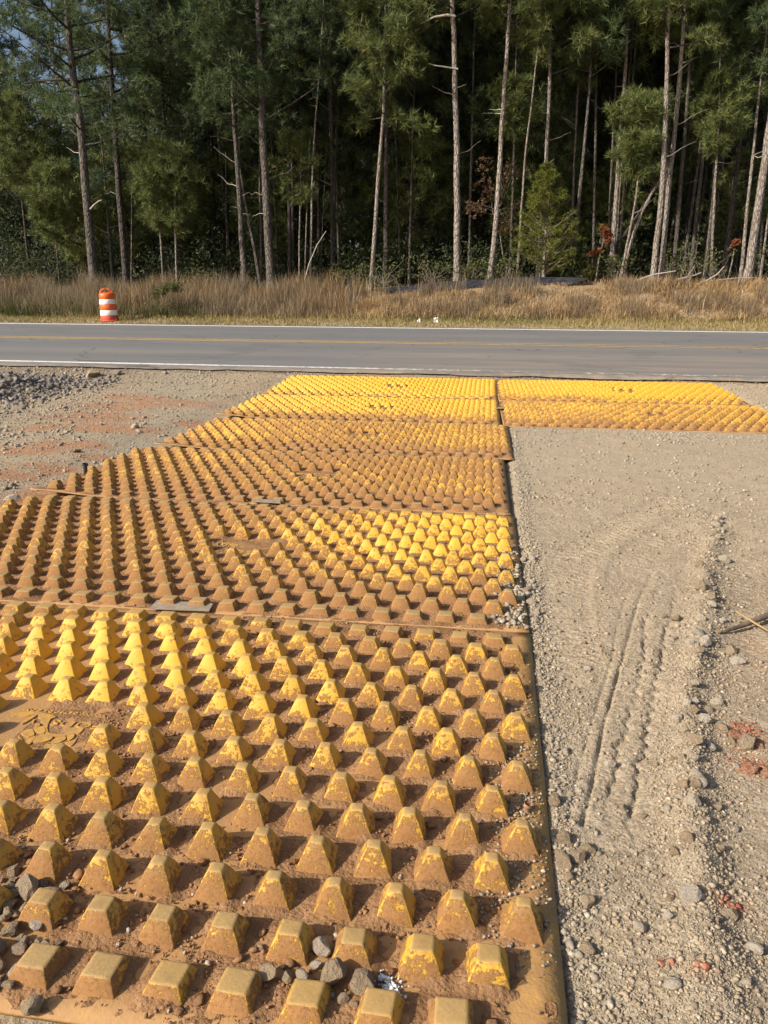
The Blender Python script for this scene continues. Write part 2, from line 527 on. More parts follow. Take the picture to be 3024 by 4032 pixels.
def mat_bark(name, a, b, c_):
    t = NT(name, .95, .08); oc = t.coord('Object'); rn = t.rnd()
    off = t.n('CombineXYZ'); t.l(t.ma('MULTIPLY', rn, 29.0), off.inputs[2])
    q = t.vec('ADD', oc, off.outputs[0])
    v = t.vor(t.vec('MULTIPLY', q, (1, 1, .30)), 15, 'DISTANCE_TO_EDGE')
    n = t.noise(t.vec('MULTIPLY', q, (1, 1, .35)), 14, 5, .7)
    lo = t.noise(t.vec('MULTIPLY', q, (1, 1, .5)), 1.6, 3)
    c = t.mix(t.ramp(n, .3, .7), a, b)
    c = t.mix(t.ramp(lo, .45, .65, 0, .6), c, c_)
    c = t.mix(t.ramp(v, .0, .12, .85, 0), c, tuple(x * .3 for x in a))
    c = t.mix(t.ma('MULTIPLY', rn, .35), c, tuple(x * .6 for x in a))
    t.color(c); t.bump(t.ma('ADD', t.ramp(v, 0, .2), t.ma('MULTIPLY', n, .6)), .03, .9)
    return t.m


def mat_leaf(name, a, b, c3, trans=.3):
    t = NT(name, .55, .25); tn = t.attr('tone'); rn = t.rnd()
    c = t.mix(t.ramp(tn, .0, .65), a, b)
    c = t.mix(t.ramp(tn, .80, 1.0), c, c3)
    t.color(c)
    tr = t.n('BsdfTranslucent'); t.l(c, tr.inputs[0])
    mx = t.n('MixShader'); mx.inputs[0].default_value = trans
    out = t.t.nodes['Material Output']
    t.l(t.b.outputs[0], mx.inputs[1]); t.l(tr.outputs[0], mx.inputs[2]); t.l(mx.outputs[0], out.inputs[0])
    return t.m


M = dict(
    ground=mat_ground(), asphalt=mat_asphalt(), white=mat_paint('white_line_paint', (.74, .73, .70)), yellow=mat_paint('yellow_line_paint', (.50, .32, .07)),
    pyr=mat_pyramid(), plate=mat_plate(), mud=mat_mud(),
    stone=mat_stone('field_stone', [(.30, .225, .15), (.42, .32, .215), (.37, .30, .225)]),
    pale=mat_stone('pale_stone', [(.52, .45, .35), (.62, .56, .47), (.54, .44, .32)], (.42, .35, .26), .4),
    rip=mat_stone('dark_riprap', [(.20, .18, .165), (.30, .27, .24), (.38, .335, .29)], (.30, .25, .19), .3),
    quartz=mat_stone('white_grey_stone', [(.50, .44, .37), (.56, .51, .45), (.46, .385, .30)], (.30, .22, .15), .3),
    clay=mat_simple('red_clay', (.27, .105, .065), (.36, .24, .155), 4, .95, .05, .05),
    claybr=mat_simple('brown_clay', (.25, .12, .06), (.38, .19, .095), 8, .95, .05, .02),
    grav=mat_gravel('gravel', (.23, .185, .135), (.37, .30, .215), (.50, .43, .335)),
    gravgrey=mat_gravel('grey_gravel', (.24, .21, .165), (.36, .31, .24), (.48, .43, .35)),
    crumbs=mat_gravel('mud_crumbs', (.19, .105, .055), (.31, .175, .09), (.45, .40, .34)),
    ripgrav=mat_gravel('riprap_small', (.13, .12, .115), (.23, .21, .19), (.34, .30, .26)),
    claycrumb=mat_gravel('red_clay_crumbs', (.29, .10, .06), (.35, .17, .11), (.42, .29, .20)),
    whitechip=mat_gravel('white_chips', (.62, .62, .63), (.75, .75, .76), (.5, .5, .52)),
    bark_p=mat_bark('pale_bark', (.27, .235, .205), (.37, .33, .30), (.23, .18, .15)),
    bark_d=mat_bark('dark_bark', (.085, .075, .068), (.14, .125, .115), (.075, .058, .048)),
    bark_m=mat_bark('mid_bark', (.115, .102, .092), (.195, .175, .16), (.10, .082, .07)),
    twig=mat_simple('bare_twig', (.15, .125, .10), (.25, .22, .185), 12, .9, .1),
    twigpale=mat_simple('bleached_wood', (.34, .31, .27), (.46, .425, .38), 12, .9, .1),
    needle=mat_leaf('pine_needles', (.050, .090, .044), (.130, .168, .066), (.26, .22, .08)),
    needle_m=mat_leaf('mid_pine_needles', (.050, .086, .044), (.125, .155, .060), (.20, .19, .07)),
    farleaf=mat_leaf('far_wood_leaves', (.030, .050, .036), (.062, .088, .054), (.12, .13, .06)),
    needle_l=mat_leaf('young_pine_needles', (.076, .112, .040), (.175, .200, .064), (.29, .25, .08)),
    needle_b=mat_leaf('shade_tinted_needles', (.046, .082, .054), (.098, .135, .075), (.15, .16, .06)),  # darker, bluer copy of the needles, with the rear crowns' shade in the colour
    cedar=mat_leaf('cedar_leaves', (.075, .095, .018), (.15, .165, .030), (.21, .20, .04)),
    under=mat_leaf('understory_leaves', (.026, .040, .020), (.060, .078, .030), (.13, .12, .04)),  # low leaf colour carries the darkness of the wood's interior
    brownleaf=mat_leaf('brown_oak_leaves', (.10, .058, .034), (.19, .115, .065), (.26, .165, .09)),
    redleaf=mat_leaf('red_maple_leaves', (.15, .036, .02), (.26, .085, .035), (.34, .16, .07)),
    shrub=mat_leaf('shrub_leaves', (.075, .090, .030), (.15, .16, .055), (.26, .23, .08)),
    straw=mat_leaf('dry_grass', (.20, .13, .065), (.42, .29, .15), (.55, .42, .23), .25),
    weed=mat_leaf('dry_weeds', (.135, .102, .068), (.285, .22, .14), (.42, .34, .22), .2),
    green=mat_leaf('shoulder_grass', (.13, .14, .045), (.30, .245, .10), (.44, .33, .16), .25),
)
M['orange'] = mat_simple('orange_drum_plastic', (.78, .135, .018), (.70, .105, .014), 6, .45, .4, .003)
M['orange_d'] = mat_simple('faded_red_drum_base', (.60, .10, .055), (.50, .075, .04), 6, .6, .3, .003)
M['sheet'] = mat_simple('white_reflective_sheet', (.82, .80, .76), (.62, .60, .56), 9, .4, .5, .002, lo=.5, hi=.8)
M['fabric'] = mat_simple('black_silt_fabric', (.012, .013, .018), (.042, .044, .055), 5, .55, .4, .02)
M['strap'] = mat_simple('grey_rubber_strap', (.24, .195, .145), (.31, .265, .205), 25, .8, .2, .002)
M['rusty'] = mat_simple('rusty_steel', (.22, .10, .05), (.33, .24, .17), 60, .8, .3, .002)
M['dark'] = mat_simple('dark_weathered_wood', (.085, .066, .05), (.19, .15, .11), 14, .9, .1, .01)
M['paper'] = mat_simple('white_paper', (.80, .80, .79), (.70, .70, .69), 10, .7, .3, .004)
M['blackplastic'] = mat_simple('black_peg', (.03, .03, .03), (.06, .055, .05), 30, .6, .3, .002)

# ------------------------------------------------------------------ ground sheet
def seg(a, b, d):
    return np.linspace(a, b, max(2, int(round((b - a) / d)) + 1))[:-1]


def geom(a, b, d0, g):
    out = [a]
    sgn = 1 if b > a else -1
    while abs(out[-1] - a) < abs(b - a):
        out.append(out[-1] + sgn * d0); d0 *= g
    return np.array(out)


gx = np.concatenate([geom(-12, -420, .25, 1.25)[::-1][:-1], seg(-12, -3.2, .065), seg(-3.2, .12, .16), seg(.12, .98, .0065), seg(.98, 1.5, .012), seg(1.5, 3.2, .03), seg(3.2, 8, .07), geom(8, 420, .2, 1.25)])
gy = np.concatenate([geom(1.0, -400, .15, 1.35)[::-1][:-1], seg(1.0, 3.1, .0085), seg(3.1, 6.2, .020), seg(6.2, 14.2, .045), seg(14.2, 21.4, .5), seg(21.4, 30, .16), geom(30, 520, .5, 1.2)])
GX, GY = np.meshgrid(gx, gy)
GZ = zground(GX.ravel(), GY.ravel())
nx, ny = len(gx), len(gy)
ii = (np.arange(ny - 1)[:, None] * nx + np.arange(nx - 1)[None]).ravel()
gf = np.stack([ii, ii + 1, ii + nx + 1, ii + nx], 1)
X, Y = GX.ravel(), GY.ravel()
ORANGE = [(-5.3, 10.2, .7, .5), (-4.7, 10.6, .9, .4), (-5.2, 8.4, .35, .35), (-4.5, 8.5, .75, .4), (-4.0, 6.3, .35, .3), (-4.15, 5.95, .4, .25), (-5.4, 11.1, .6, .35), (-5.1, 9.3, .8, .5), (-4.4, 7.4, .5, .3),
          (-3.65, 6.95, .5, .18), (-3.6, 9.2, .45, .3), (-3.5, 5.4, .3, .5), (-7.6, 12.2, .3, .15), (-8, 12.9, .6, .25), (-4.7, 7.0, .5, .3)]
clay = np.zeros(len(X)); grey = np.zeros(len(X)); dark = np.zeros(len(X))
for cx, cy, rx, ry in ORANGE:
    clay = np.maximum(clay, 1.45 * (1 - sm(.35, 1.25, np.hypot((X - cx) / rx, (Y - cy) / ry))))
for cx, cy, rx, ry, a in [(.62, 1.68, .08, .05, .8), (.9, 2.42, .16, .16, .9), (.5, 1.45, .04, .03, .6), (.45, 4.25, .3, .12, .35), (1.2, 8.6, .7, .3, .4), (.62, 4.0, .22, .18, .4), (1.15, 3.25, .12, .2, .35), (.95, 2.95, .1, .1, .3)]:
    clay = np.maximum(clay, a * (1 - sm(.3, 1.25, np.hypot((X - cx) / rx, (Y - cy) / ry))))
left = 1 - sm(-3.4, -3.0, X)
grey += left * .9 * np.exp(-((X - (-3.45 - .35 * (Y - 7))) / .65) ** 2) * (Y < 14)
grey += .8 * sm(.0, .4, X) * (sm(8.4, 9.3, Y)) * (Y < 9.7)
wr_, wd_ = windrow(X, Y)
grey += .9 * np.exp(-(wd_ / .12) ** 2) * (Y < 6)
grey += .7 * sm(.15, .2, X) * (1 - sm(.28, .40, X)) * (Y < 9)
dark += (Y < 14.3) * (1 - sm(-7.2, -5.6, X + .25 * (Y - 12.5))) * sm(11.4, 12.6, Y) * .9
dark += (1 - sm(.5, 1.2, np.hypot((X - PILE[0]) / 1.2, (Y - PILE[1]) / 1.8))) * .7
dark += .45 * (1 - sm(.4, 1.1, np.hypot((X - 1.2) / .5, (Y - 4.1) / .5)))
dark += .5 * sm(13.8, 13.95, Y) * (Y < 14.4)
woods = sm(25.5, 27.5, Y)
pale = sm(.15, .4, X) * sm(3.2, 6.0, Y) * (Y < 14) * (.55 + .6 * fbm(X * 1.2, Y * 1.2, 211, 3)) + sm(.2, .3, X) * (1 - sm(.6, .85, X - .14 * (Y - 1.5))) * (Y < 4.5) * sm(1.7, 2.1, Y) * .5 + .5 * sm(.85, 1.1, X - .2 * (Y - 1.2)) * (Y < 4)
gm = mesh_np('ground', np.stack([X, Y, GZ], 1), gf, [M['ground']], {'clay': ('POINT', clay), 'grey': ('POINT', np.clip(grey, 0, 1)), 'dark': ('POINT', np.clip(dark, 0, 1)), 'woods': ('POINT', woods), 'pale': ('POINT', np.clip(pale, 0, 1))}, smooth=True)
tag(put('ground', gm), kind='structure')

# ------------------------------------------------------------------ road and its lines
def strip(name, y0, y1, zoff, mat, xs, nyd, attrs=None, edge0=0.0, edge1=0.0, kind='structure'):
    t_ = np.linspace(0, 1, nyd)
    XX, TT = np.meshgrid(xs, t_)
    e0 = edge0 * (fbm(XX * 2.2, XX * 0, 31, 4) - .5) * 2
    e1 = edge1 * (fbm(XX * 2.2, XX * 0, 37, 4) - .5) * 2
    YY = (y0 + e0) * (1 - TT) + (y1 + e1) * TT
    ZZ = zbase(XX.ravel(), YY.ravel()) + zoff
    n = len(xs); i = (np.arange(nyd - 1)[:, None] * n + np.arange(n - 1)[None]).ravel()
    f = np.stack([i, i + 1, i + n + 1, i + n], 1)
    at = {k: ('POINT', fn(XX.ravel(), YY.ravel())) for k, fn in (attrs or {}).items()}
    o = put(name, mesh_np(name, np.stack([XX.ravel(), YY.ravel(), ZZ], 1), f, [mat], at, True))
    return tag(o, kind=kind)


rx = np.concatenate([geom(-30, -400, 2, 1.3)[::-1][:-1], seg(-30, 30, .12), geom(30, 400, 2, 1.3)])
dirt_fn = lambda x, y: np.clip(sm(-4.5, -.5, x) * (.35 + .75 * np.exp(-((y - 15.6) / 1.1) ** 2)) * (1 - .55 * sm(18.2, 19.5, y)) + .5 * np.exp(-((y - 14.1) / .25) ** 2) + .4 * np.exp(-((y - 15.9) / .25) ** 2) * (1 - sm(-6, 0, x)), 0, 1.1)
wheel_fn = lambda x, y: .5 * (np.exp(-((y - 15.4) / .35) ** 2) + np.exp(-((y - 17.0) / .35) ** 2) + np.exp(-((y - 18.9) / .4) ** 2) + np.exp(-((y - 20.4) / .4) ** 2))
strip('road', ROAD_Y0, ROAD_Y1, .030, M['asphalt'], rx, 46, {'dirt': dirt_fn, 'wheel': wheel_fn, 'edge': lambda x, y: np.clip((1 - sm(14.05, 14.55, y)) * (.55 + .5 * sm(-5, 0, x)), 0, 1)}, .10, .05)
worn_n = lambda x, y: .1 + sm(-8, -3.0, x) * .5 + sm(-2.6, .2, x) * 1.2
worn_0 = lambda x, y: 0 * x
worn_y = lambda x, y: .45 + .3 * sm(-3, 1, x)
strip('white_edge_line', 14.36, 14.47, .034, M['white'], rx, 2, {'worn': worn_n}, .006, .006)
strip('far_white_edge_line', 21.23, 21.36, .034, M['white'], rx, 2, {'worn': worn_0}, .006, .006)
strip('yellow_centre_line', 17.76, 17.87, .034, M['yellow'], rx, 2, {'worn': worn_y}, .006, .006)
strip('yellow_centre_line', 17.99, 18.10, .034, M['yellow'], rx, 2, {'worn': worn_y}, .006, .006)

# ------------------------------------------------------------------ stones
def rock_mesh(name, seed, sub, mat, cuts=9, rough=.10, smooth=False):
    r = random.Random(seed)
    bm = bmesh.new()
    bmesh.ops.create_icosphere(bm, subdivisions=sub, radius=1.0)
    V = np.array([v.co[:] for v in bm.verts])
    for _ in range(cuts):
        n = np.array([r.gauss(0, 1) for _ in range(3)]); n /= np.linalg.norm(n)
        d = r.uniform(.50, .85)
        V = V - n[None] * np.clip(V @ n - d, 0, None)[:, None]
    V *= 1 + rough * (fbm(V[:, 0] * 2.3 + seed, V[:, 1] * 2.3 + V[:, 2] * 3.1, seed, 3) - .5)[:, None] * 2
    V *= np.array([1.0, r.uniform(.7, .95), r.uniform(.55, .85)])
    V /= np.abs(V).max()
    for v, c in zip(bm.verts, V):
        v.co = c
    return bm_mesh(name, bm, [mat], smooth)


ROCKS = {k: [rock_mesh('stone', 100 + i + 40 * j, 3 if k != 'rip' else 2, M[k], 8, .12) for i in range(7)] for j, k in enumerate(('stone', 'pale', 'rip', 'quartz'))}
CLODS = {k: [rock_mesh('clay_clod', 300 + i, 3, M[k], 3, .35) for i in range(4)] for k in ('clay', 'claybr')}


def put_stone(x, y, w_, label, group=None, kind='stone', z=None, name='stone', cat='stone', lib=None, sink=.28, flat=1.0):
    me = random.choice((lib or ROCKS)[kind])
    z = z1(x, y) if z is None else z
    s = w_ / 2
    o = put(name, me, None, (x, y, z + s * (.62 - sink) * flat), (random.uniform(-.35, .35), random.uniform(-.35, .35), random.uniform(0, 6.28)),
            (s, s * random.uniform(.8, 1.05), s * random.uniform(.8, 1.1) * flat))
    return tag(o, label, cat, group)


def rocks_np(P, sz, seed, squash=.75, small=False):
    """many low rocks in one mesh: 20-face lumps"""
    rng = np.random.default_rng(seed)
    ph = (1 + 5 ** .5) / 2
    iv = np.array([(-1, ph, 0), (1, ph, 0), (-1, -ph, 0), (1, -ph, 0), (0, -1, ph), (0, 1, ph), (0, -1, -ph), (0, 1, -ph), (ph, 0, -1), (ph, 0, 1), (-ph, 0, -1), (-ph, 0, 1)]) / 1.9
    fi = np.array([(0, 11, 5), (0, 5, 1), (0, 1, 7), (0, 7, 10), (0, 10, 11), (1, 5, 9), (5, 11, 4), (11, 10, 2), (10, 7, 6), (7, 1, 8), (3, 9, 4), (3, 4, 2), (3, 2, 6), (3, 6, 8), (3, 8, 9), (4, 9, 5), (2, 4, 11), (6, 2, 10), (8, 6, 7), (9, 8, 1)])
    if small:
        iv = np.array([(1, 0, 0), (-1, 0, 0), (0, 1, 0), (0, -1, 0), (0, 0, 1), (0, 0, -1)], float)
        fi = np.array([(0, 2, 4), (2, 1, 4), (1, 3, 4), (3, 0, 4), (2, 0, 5), (1, 2, 5), (3, 1, 5), (0, 3, 5)])
    nv, nf = len(iv), len(fi)
    n = len(P)
    V = np.repeat(iv[None], n, 0) * (1 + rng.uniform(-.36, .36, (n, nv, 1)))
    V *= rng.uniform(.65, 1.2, (n, 1, 3))
    a = rng.uniform(0, 6.28, n); b = rng.uniform(-.6, .6, n)
    ca, sa, cb, sb = np.cos(a), np.sin(a), np.cos(b), np.sin(b)
    x, y, z = V[..., 0], V[..., 1], V[..., 2] * squash
    y, z = y * cb[:, None] - z * sb[:, None], y * sb[:, None] + z * cb[:, None]
    x, y = x * ca[:, None] - y * sa[:, None], x * sa[:, None] + y * ca[:, None]
    W = np.stack([x, y, z], -1) * (sz[:, None, None] * .5) + P[:, None]
    Fc = (fi[None] + (np.arange(n) * nv)[:, None, None]).reshape(-1, 3)
    tone = np.repeat(rng.uniform(0, 1, n), nf)
    return W.reshape(-1, 3), Fc, tone


def scatter(n, x0, x1, y0, y1, dens, smin, smax, seed, power=2.5, ybias=1.0):
    rng = np.random.default_rng(seed)
    xs = rng.uniform(x0, x1, n); ys = y0 + (y1 - y0) * rng.uniform(0, 1, n) ** ybias
    keep = rng.uniform(0, 1, n) < dens(xs, ys)
    xs, ys = xs[keep], ys[keep]
    sz = smin + (smax - smin) * rng.uniform(0, 1, len(xs)) ** power
    z = zground(xs, ys) + sz * .12
    return np.stack([xs, ys, z], 1), sz


def gravel(name, mat, P, sz, seed, small=False):
    v, f, tone = rocks_np(P, sz, seed, .75, small)
    return tag(put(name, mesh_np(name, v, f, [mat], {'tone': ('FACE', tone)})), kind='stuff')


# loose gravel of the dirt lane on the right: dense in the windrow, along the mat edge and in patches
def dens_r(x, y):
    wr, d = windrow(x, y)
    e = np.exp(-((x - .26) / .05) ** 2) * .8 + np.exp(-(d / .13) ** 2)
    patch = sm(.55, .72, fbm(x * 3, y * 3, 51)) * .5 + .10 + sm(.8, 1.1, x - .25 * (y - 1.2)) * .35
    low = (1 - sm(1.5, 1.9, y)) * .45
    tr = path_d(x, y, LUGL, .2)[2]
    return np.clip(np.maximum(e, patch + low) * np.where(tr < .12, .35, 1), 0, 1)


P, z_ = scatter(26000, .2, 1.5, 1.0, 3.2, dens_r, .004, .017, 61, 2.2)
gravel('gravel', M['grav'], P, z_, 61)
P, z_ = scatter(60000, .2, 1.3, 1.0, 3.0, lambda x, y: np.clip(dens_r(x, y) + .12, 0, 1), .0035, .009, 68, 1.6)
gravel('grit', M['grav'], P, z_, 68, True)
P, z_ = scatter(30000, .2, 2.2, 3.0, 6.0, lambda x, y: np.clip(dens_r(x, y) * .7 + .08, 0, 1), .006, .015, 69, 1.6)
gravel('grit', M['grav'], P, z_, 69, True)
P, z_ = scatter(14000, .2, 2.6, 3.0, 6.5, dens_r, .007, .026, 62, 2.4)
gravel('gravel', M['grav'], P, z_, 62)
P, z_ = scatter(15000, .1, 4.5, 5.6, 9.6, lambda x, y: .12 + .5 * sm(.5, .7, fbm(x * 2, y * 2, 53)) + .5 * np.exp(-((y - 9.3) / .3) ** 2), .010, .034, 63, 2.2)
gravel('gravel', M['gravgrey'], P, z_, 63)
P, z_ = scatter(3500, 3.75, 6.5, 9.5, 14.0, lambda x, y: .6 + 0 * x, .014, .045, 64)
gravel('gravel', M['grav'], P, z_, 64)
P, z_ = scatter(7000, .19, .36, 1.0, 9.3, lambda x, y: .9 * np.exp(-((x - .24) / .05) ** 2), .005, .022, 66, 2.0, 1.3)
gravel('gravel', M['gravgrey'], P, z_, 66)


def dens_l(x, y):
    return np.clip(.18 + .8 * sm(.52, .7, fbm(x * 1.5, y * 1.5, 57)) + .6 * (1 - sm(-6.6, -5.6, x + .25 * (y - 12))), 0, 1) * (x < -3.62)


P, z_ = scatter(26000, -9.5, -3.6, 4.6, 14.1, lambda x, y: .6 * (x < -3.62), .012, .03, 67, 1.6)
gravel('grit', M['gravgrey'], P, z_, 67, True)
P, z_ = scatter(2600, -9.4, -6.2, 9.2, 13.0, lambda x, y: np.exp(-(((x - PILE[0]) / 1.3) ** 4 + ((y - PILE[1]) / 1.9) ** 4)), .05, .10, 63, 1.6)
gravel('broken_stone', M['ripgrav'], P, z_, 63)
P, z_ = scatter(17000, -10.5, -3.6, 4.6, 14.1, dens_l, .012, .055, 65, 3.2)
gravel('gravel', M['gravgrey'], P, z_, 65)

P, z_ = scatter(9000, -9, 5.5, 13.84, 14.28, lambda x, y: .15 + .75 * sm(.42, .62, fbm(x * 1.5, y * 4, 221)), .010, .035, 70, 2.2)
P[:, 2] = np.maximum(P[:, 2], zbase(P[:, 0], P[:, 1]) + .006)
gravel('roadside_grit', M['grav'], P, z_, 70, True)

# named stones lying on the right-hand dirt lane
BIG = [(.534, 1.67, .062, 'quartz', 'large pale jagged rock, widest stone on the dirt lane near the bottom right'),
       (.432, 1.412, .045, 'pale', 'cream blocky stone by itself near the bottom of the dirt lane'),
       (.392, 1.574, .040, 'pale', 'pale oval stone lying left of the large jagged rock'),
       (.268, 1.50, .044, 'stone', 'tan upright stone at the edge of the mat shadow'),
       (.469, 1.615, .030, 'pale', 'small cream stone just left of the large jagged rock'),
       (.547, 2.035, .028, 'pale', 'light stone on the left flank of the gravel ridge'),
       (.677, 2.293, .040, 'pale', 'white splinter of stone in the dark gravel hollow'),
       (.76, 2.401, .042, 'quartz', 'white upright chip standing on the gravel ridge'),
       (.785, 2.576, .058, 'pale', 'flat square pale slab on the gravel ridge'),
       (.715, 2.58, .034, 'pale', 'narrow upright pale stone touching the square slab'),
       (.69, 2.56, .05, 'pale', 'long light stone lying left of the square slab'),
       (.745, 2.66, .040, 'pale', 'rounded buff stone above the square slab'),
       (.76, 2.615, .032, 'stone', 'small rusty-tan stone between the buff stone and the square slab'),
       (.288, 2.324, .038, 'pale', 'lone white stone beside the mat edge near the rusty spike'),
       (.419, 2.277, .042, 'pale', 'flat tan stone pressed into the tyre track'),
       (.282, 1.642, .045, 'stone', 'long tan stone tilted beside the mat edge'),
       (.425, 2.048, .030, 'stone', 'small flat stone between the two tyre tracks'),
       (.231, 2.04, .05, 'stone', 'dusty grey block beside the mat just beyond the rusty spike'),
       (.90, 2.46, .085, 'stone', 'big dull flat rock between the two red clay clods'),
       (.244, 1.865, .05, 'stone', 'grey angular stone at the top of the cluster by the mat edge'),
       (.275, 1.80, .055, 'stone', 'long upright stone in the cluster by the mat edge'),
       (.237, 1.772, .058, 'stone', 'smooth oval stone, largest in the cluster by the mat edge'),
       (.303, 1.836, .045, 'stone', 'tan stone on the right of the cluster by the mat edge'),
       (.225, 1.815, .032, 'stone', 'small round stone between the angular and the oval one by the mat edge'),
       (.243, 1.72, .04, 'stone', 'half buried stone below the oval one by the mat edge'),
       (1.092, 3.93, .085, 'stone', 'large brown rock on the far part of the gravel ridge'),
       (.955, 3.255, .075, 'pale', 'big cream stone on the gravel ridge level with the mat corner'),
       (.875, 3.217, .06, 'pale', 'cream stone left of the big one on the gravel ridge'),
       (.94, 3.33, .06, 'quartz', 'lilac grey stone behind the big cream one on the gravel ridge'),
       (1.05, 3.12, .06, 'pale', 'pale flake lying right of the gravel ridge'),
       (.211, 3.828, .07, 'stone', 'largest pale stone in the cluster beside the second mat'),
       (.145, 4.137, .055, 'stone', 'farthest stone of the cluster beside the second mat'),
       (.155, 3.46, .06, 'stone', 'flat grey stone lying at the corner of the second mat'),
       (.423, 2.963, .032, 'pale', 'small white stone left of the tyre grooves'),
       (.96, 2.06, .05, 'stone', 'solitary tan rock at the right edge of the picture')]
for x, y, s, k, lb in BIG:
    put_stone(x, y, s, lb, 'stones on the dirt lane', k)
for i in range(50):
    t_ = random.random(); k = int(t_ * (len(WIND) - 1)); f_ = t_ * (len(WIND) - 1) - k
    x = WIND[k][0] * (1 - f_) + WIND[k + 1][0] * f_ + random.gauss(0, .06); y = WIND[k][1] * (1 - f_) + WIND[k + 1][1] * f_
    put_stone(x, y, random.uniform(.022, .052) * (.7 + .18 * y), 'small stone among many in the gravel ridge on the dirt lane', 'small stones of the gravel ridge', random.choice(('stone', 'pale', 'stone')))
for i in range(30):
    y = 1.15 + 2.8 * random.random() ** 1.3; x = .24 + random.random() * (.35 + .25 * y)
    put_stone(x, y, random.uniform(.014, .028) * (.7 + .18 * y), 'small stone lying loose on the packed dirt lane', 'small loose stones on the dirt lane', random.choice(('stone', 'pale', 'quartz')))
for i in range(16):
    y = random.uniform(3.4, 4.4); x = .2 + abs(random.gauss(0, .04))
    put_stone(x, y, random.uniform(.03, .06), 'pale stone heaped against the edge of the second mat', 'stones against the second mat', 'pale')

# left side: dark stone pile, slabs, strewn stones
for i in range(85):
    a = random.uniform(0, 6.28); r = math.sqrt(random.random())
    x = PILE[0] + 1.15 * r * math.cos(a); y = PILE[1] + 1.7 * r * math.sin(a)
    put_stone(x, y, random.uniform(.09, .17), 'dark grey broken rock in the pile at the left edge', 'rocks of the dark pile', 'rip', sink=.2)
for i in range(32):
    x = random.uniform(-9.5, -6.0); y = random.uniform(12.2, 13.6) - .0 * x
    put_stone(x, y, random.uniform(.05, .12), 'brown-grey rock strewn on the dark soil beside the road', 'rocks beside the road', 'rip', sink=.25)
LEFT = [(-7.08, 12.93, .32, 'stone', 'long flat tan slab on the dark soil below the road'), (-6.75, 13.14, .24, 'stone', 'pale slab right of the long one below the road'),
        (-3.62, 5.24, .13, 'quartz', 'light grey stone near the left corner of the second mat'), (-4.11, 7.06, .10, 'stone', 'grey stone on the bare clay, nearest pebble band'),
        (-4.21, 8.56, .13, 'pale', 'flat pale stone on the grey gravel beside orange clay'), (-5.13, 8.75, .09, 'rip', 'dark stone at the rim of the orange clay'),
        (-3.88, 5.54, .09, 'quartz', 'grey stone at the left edge of the picture'), (-3.62, 6.41, .09, 'stone', 'tan stone close to the left side of the third mat')]
for x, y, s, k, lb in LEFT:
    put_stone(x, y, s, lb, None, k, flat=.7)
for i in range(40):
    x = random.uniform(-7.5, -3.75); y = random.uniform(5.3, 12.6)
    if x > -3.5 - .1 * (y - 5) and y < 6.5: continue
    put_stone(x, y, random.uniform(.04, .075), 'small stone strewn over the clay left of the mats', 'stones strewn left of the mats', random.choice(('stone', 'pale', 'quartz', 'rip')))
rc = np.random.default_rng(88)
PP = []
for cx, cy, r_, n_ in ((.90, 2.53, .05, 90), (.88, 2.33, .05, 130), (.63, 1.68, .025, 25), (.505, 1.455, .015, 14), (.43, 1.47, .015, 14), (.93, 2.58, .04, 60)):
    PP.append(np.stack([cx + rc.normal(0, r_ * .6, n_), cy + rc.normal(0, r_ * .45, n_)], 1))
PP = np.vstack(PP); sz_ = .004 + .018 * rc.uniform(0, 1, len(PP)) ** 2
gravel('red_clay_crumbs', M['claycrumb'], np.stack([PP[:, 0], PP[:, 1], zground(PP[:, 0], PP[:, 1]) + sz_ * .15], 1), sz_, 89)
for x, y, s, lb in [(.885, 2.525, .07, 'crumbly red clay clod, upper of the two big ones'), (.94, 2.47, .08, 'red clay lump at the right picture edge, end of a row'), (.855, 2.32, .09, 'cracked red clay slab, left half'), (.905, 2.32, .10, 'cracked red clay slab, right half at the picture edge'),
                    (.622, 1.676, .030, 'small red clay lump right of the large jagged rock'), (.504, 1.454, .022, 'tiny red clay crumb near the bottom of the dirt lane'), (.425, 1.475, .022, 'tiny red chip above the cream blocky stone'), (.915, 2.59, .05, 'red clay lump uppermost at the right picture edge')]:
    put_stone(x, y, s, lb, 'red clay clods', 'clay', name='clay_clod', cat='clay clod', lib=CLODS, sink=.42, flat=.42)

# ------------------------------------------------------------------ trackout mats
def rsq(half, rad, n):
    """rounded square loop"""
    pts = []
    for q in range(4):
        cx, cy = [(1, 1), (-1, 1), (-1, -1), (1, -1)][q]
        for j in range(n):
            a = math.pi / 2 * (q + (j + .5) / n)
            pts.append(((half - rad) * cx + rad * math.cos(a), (half - rad) * cy + rad * math.sin(a)))
    return pts


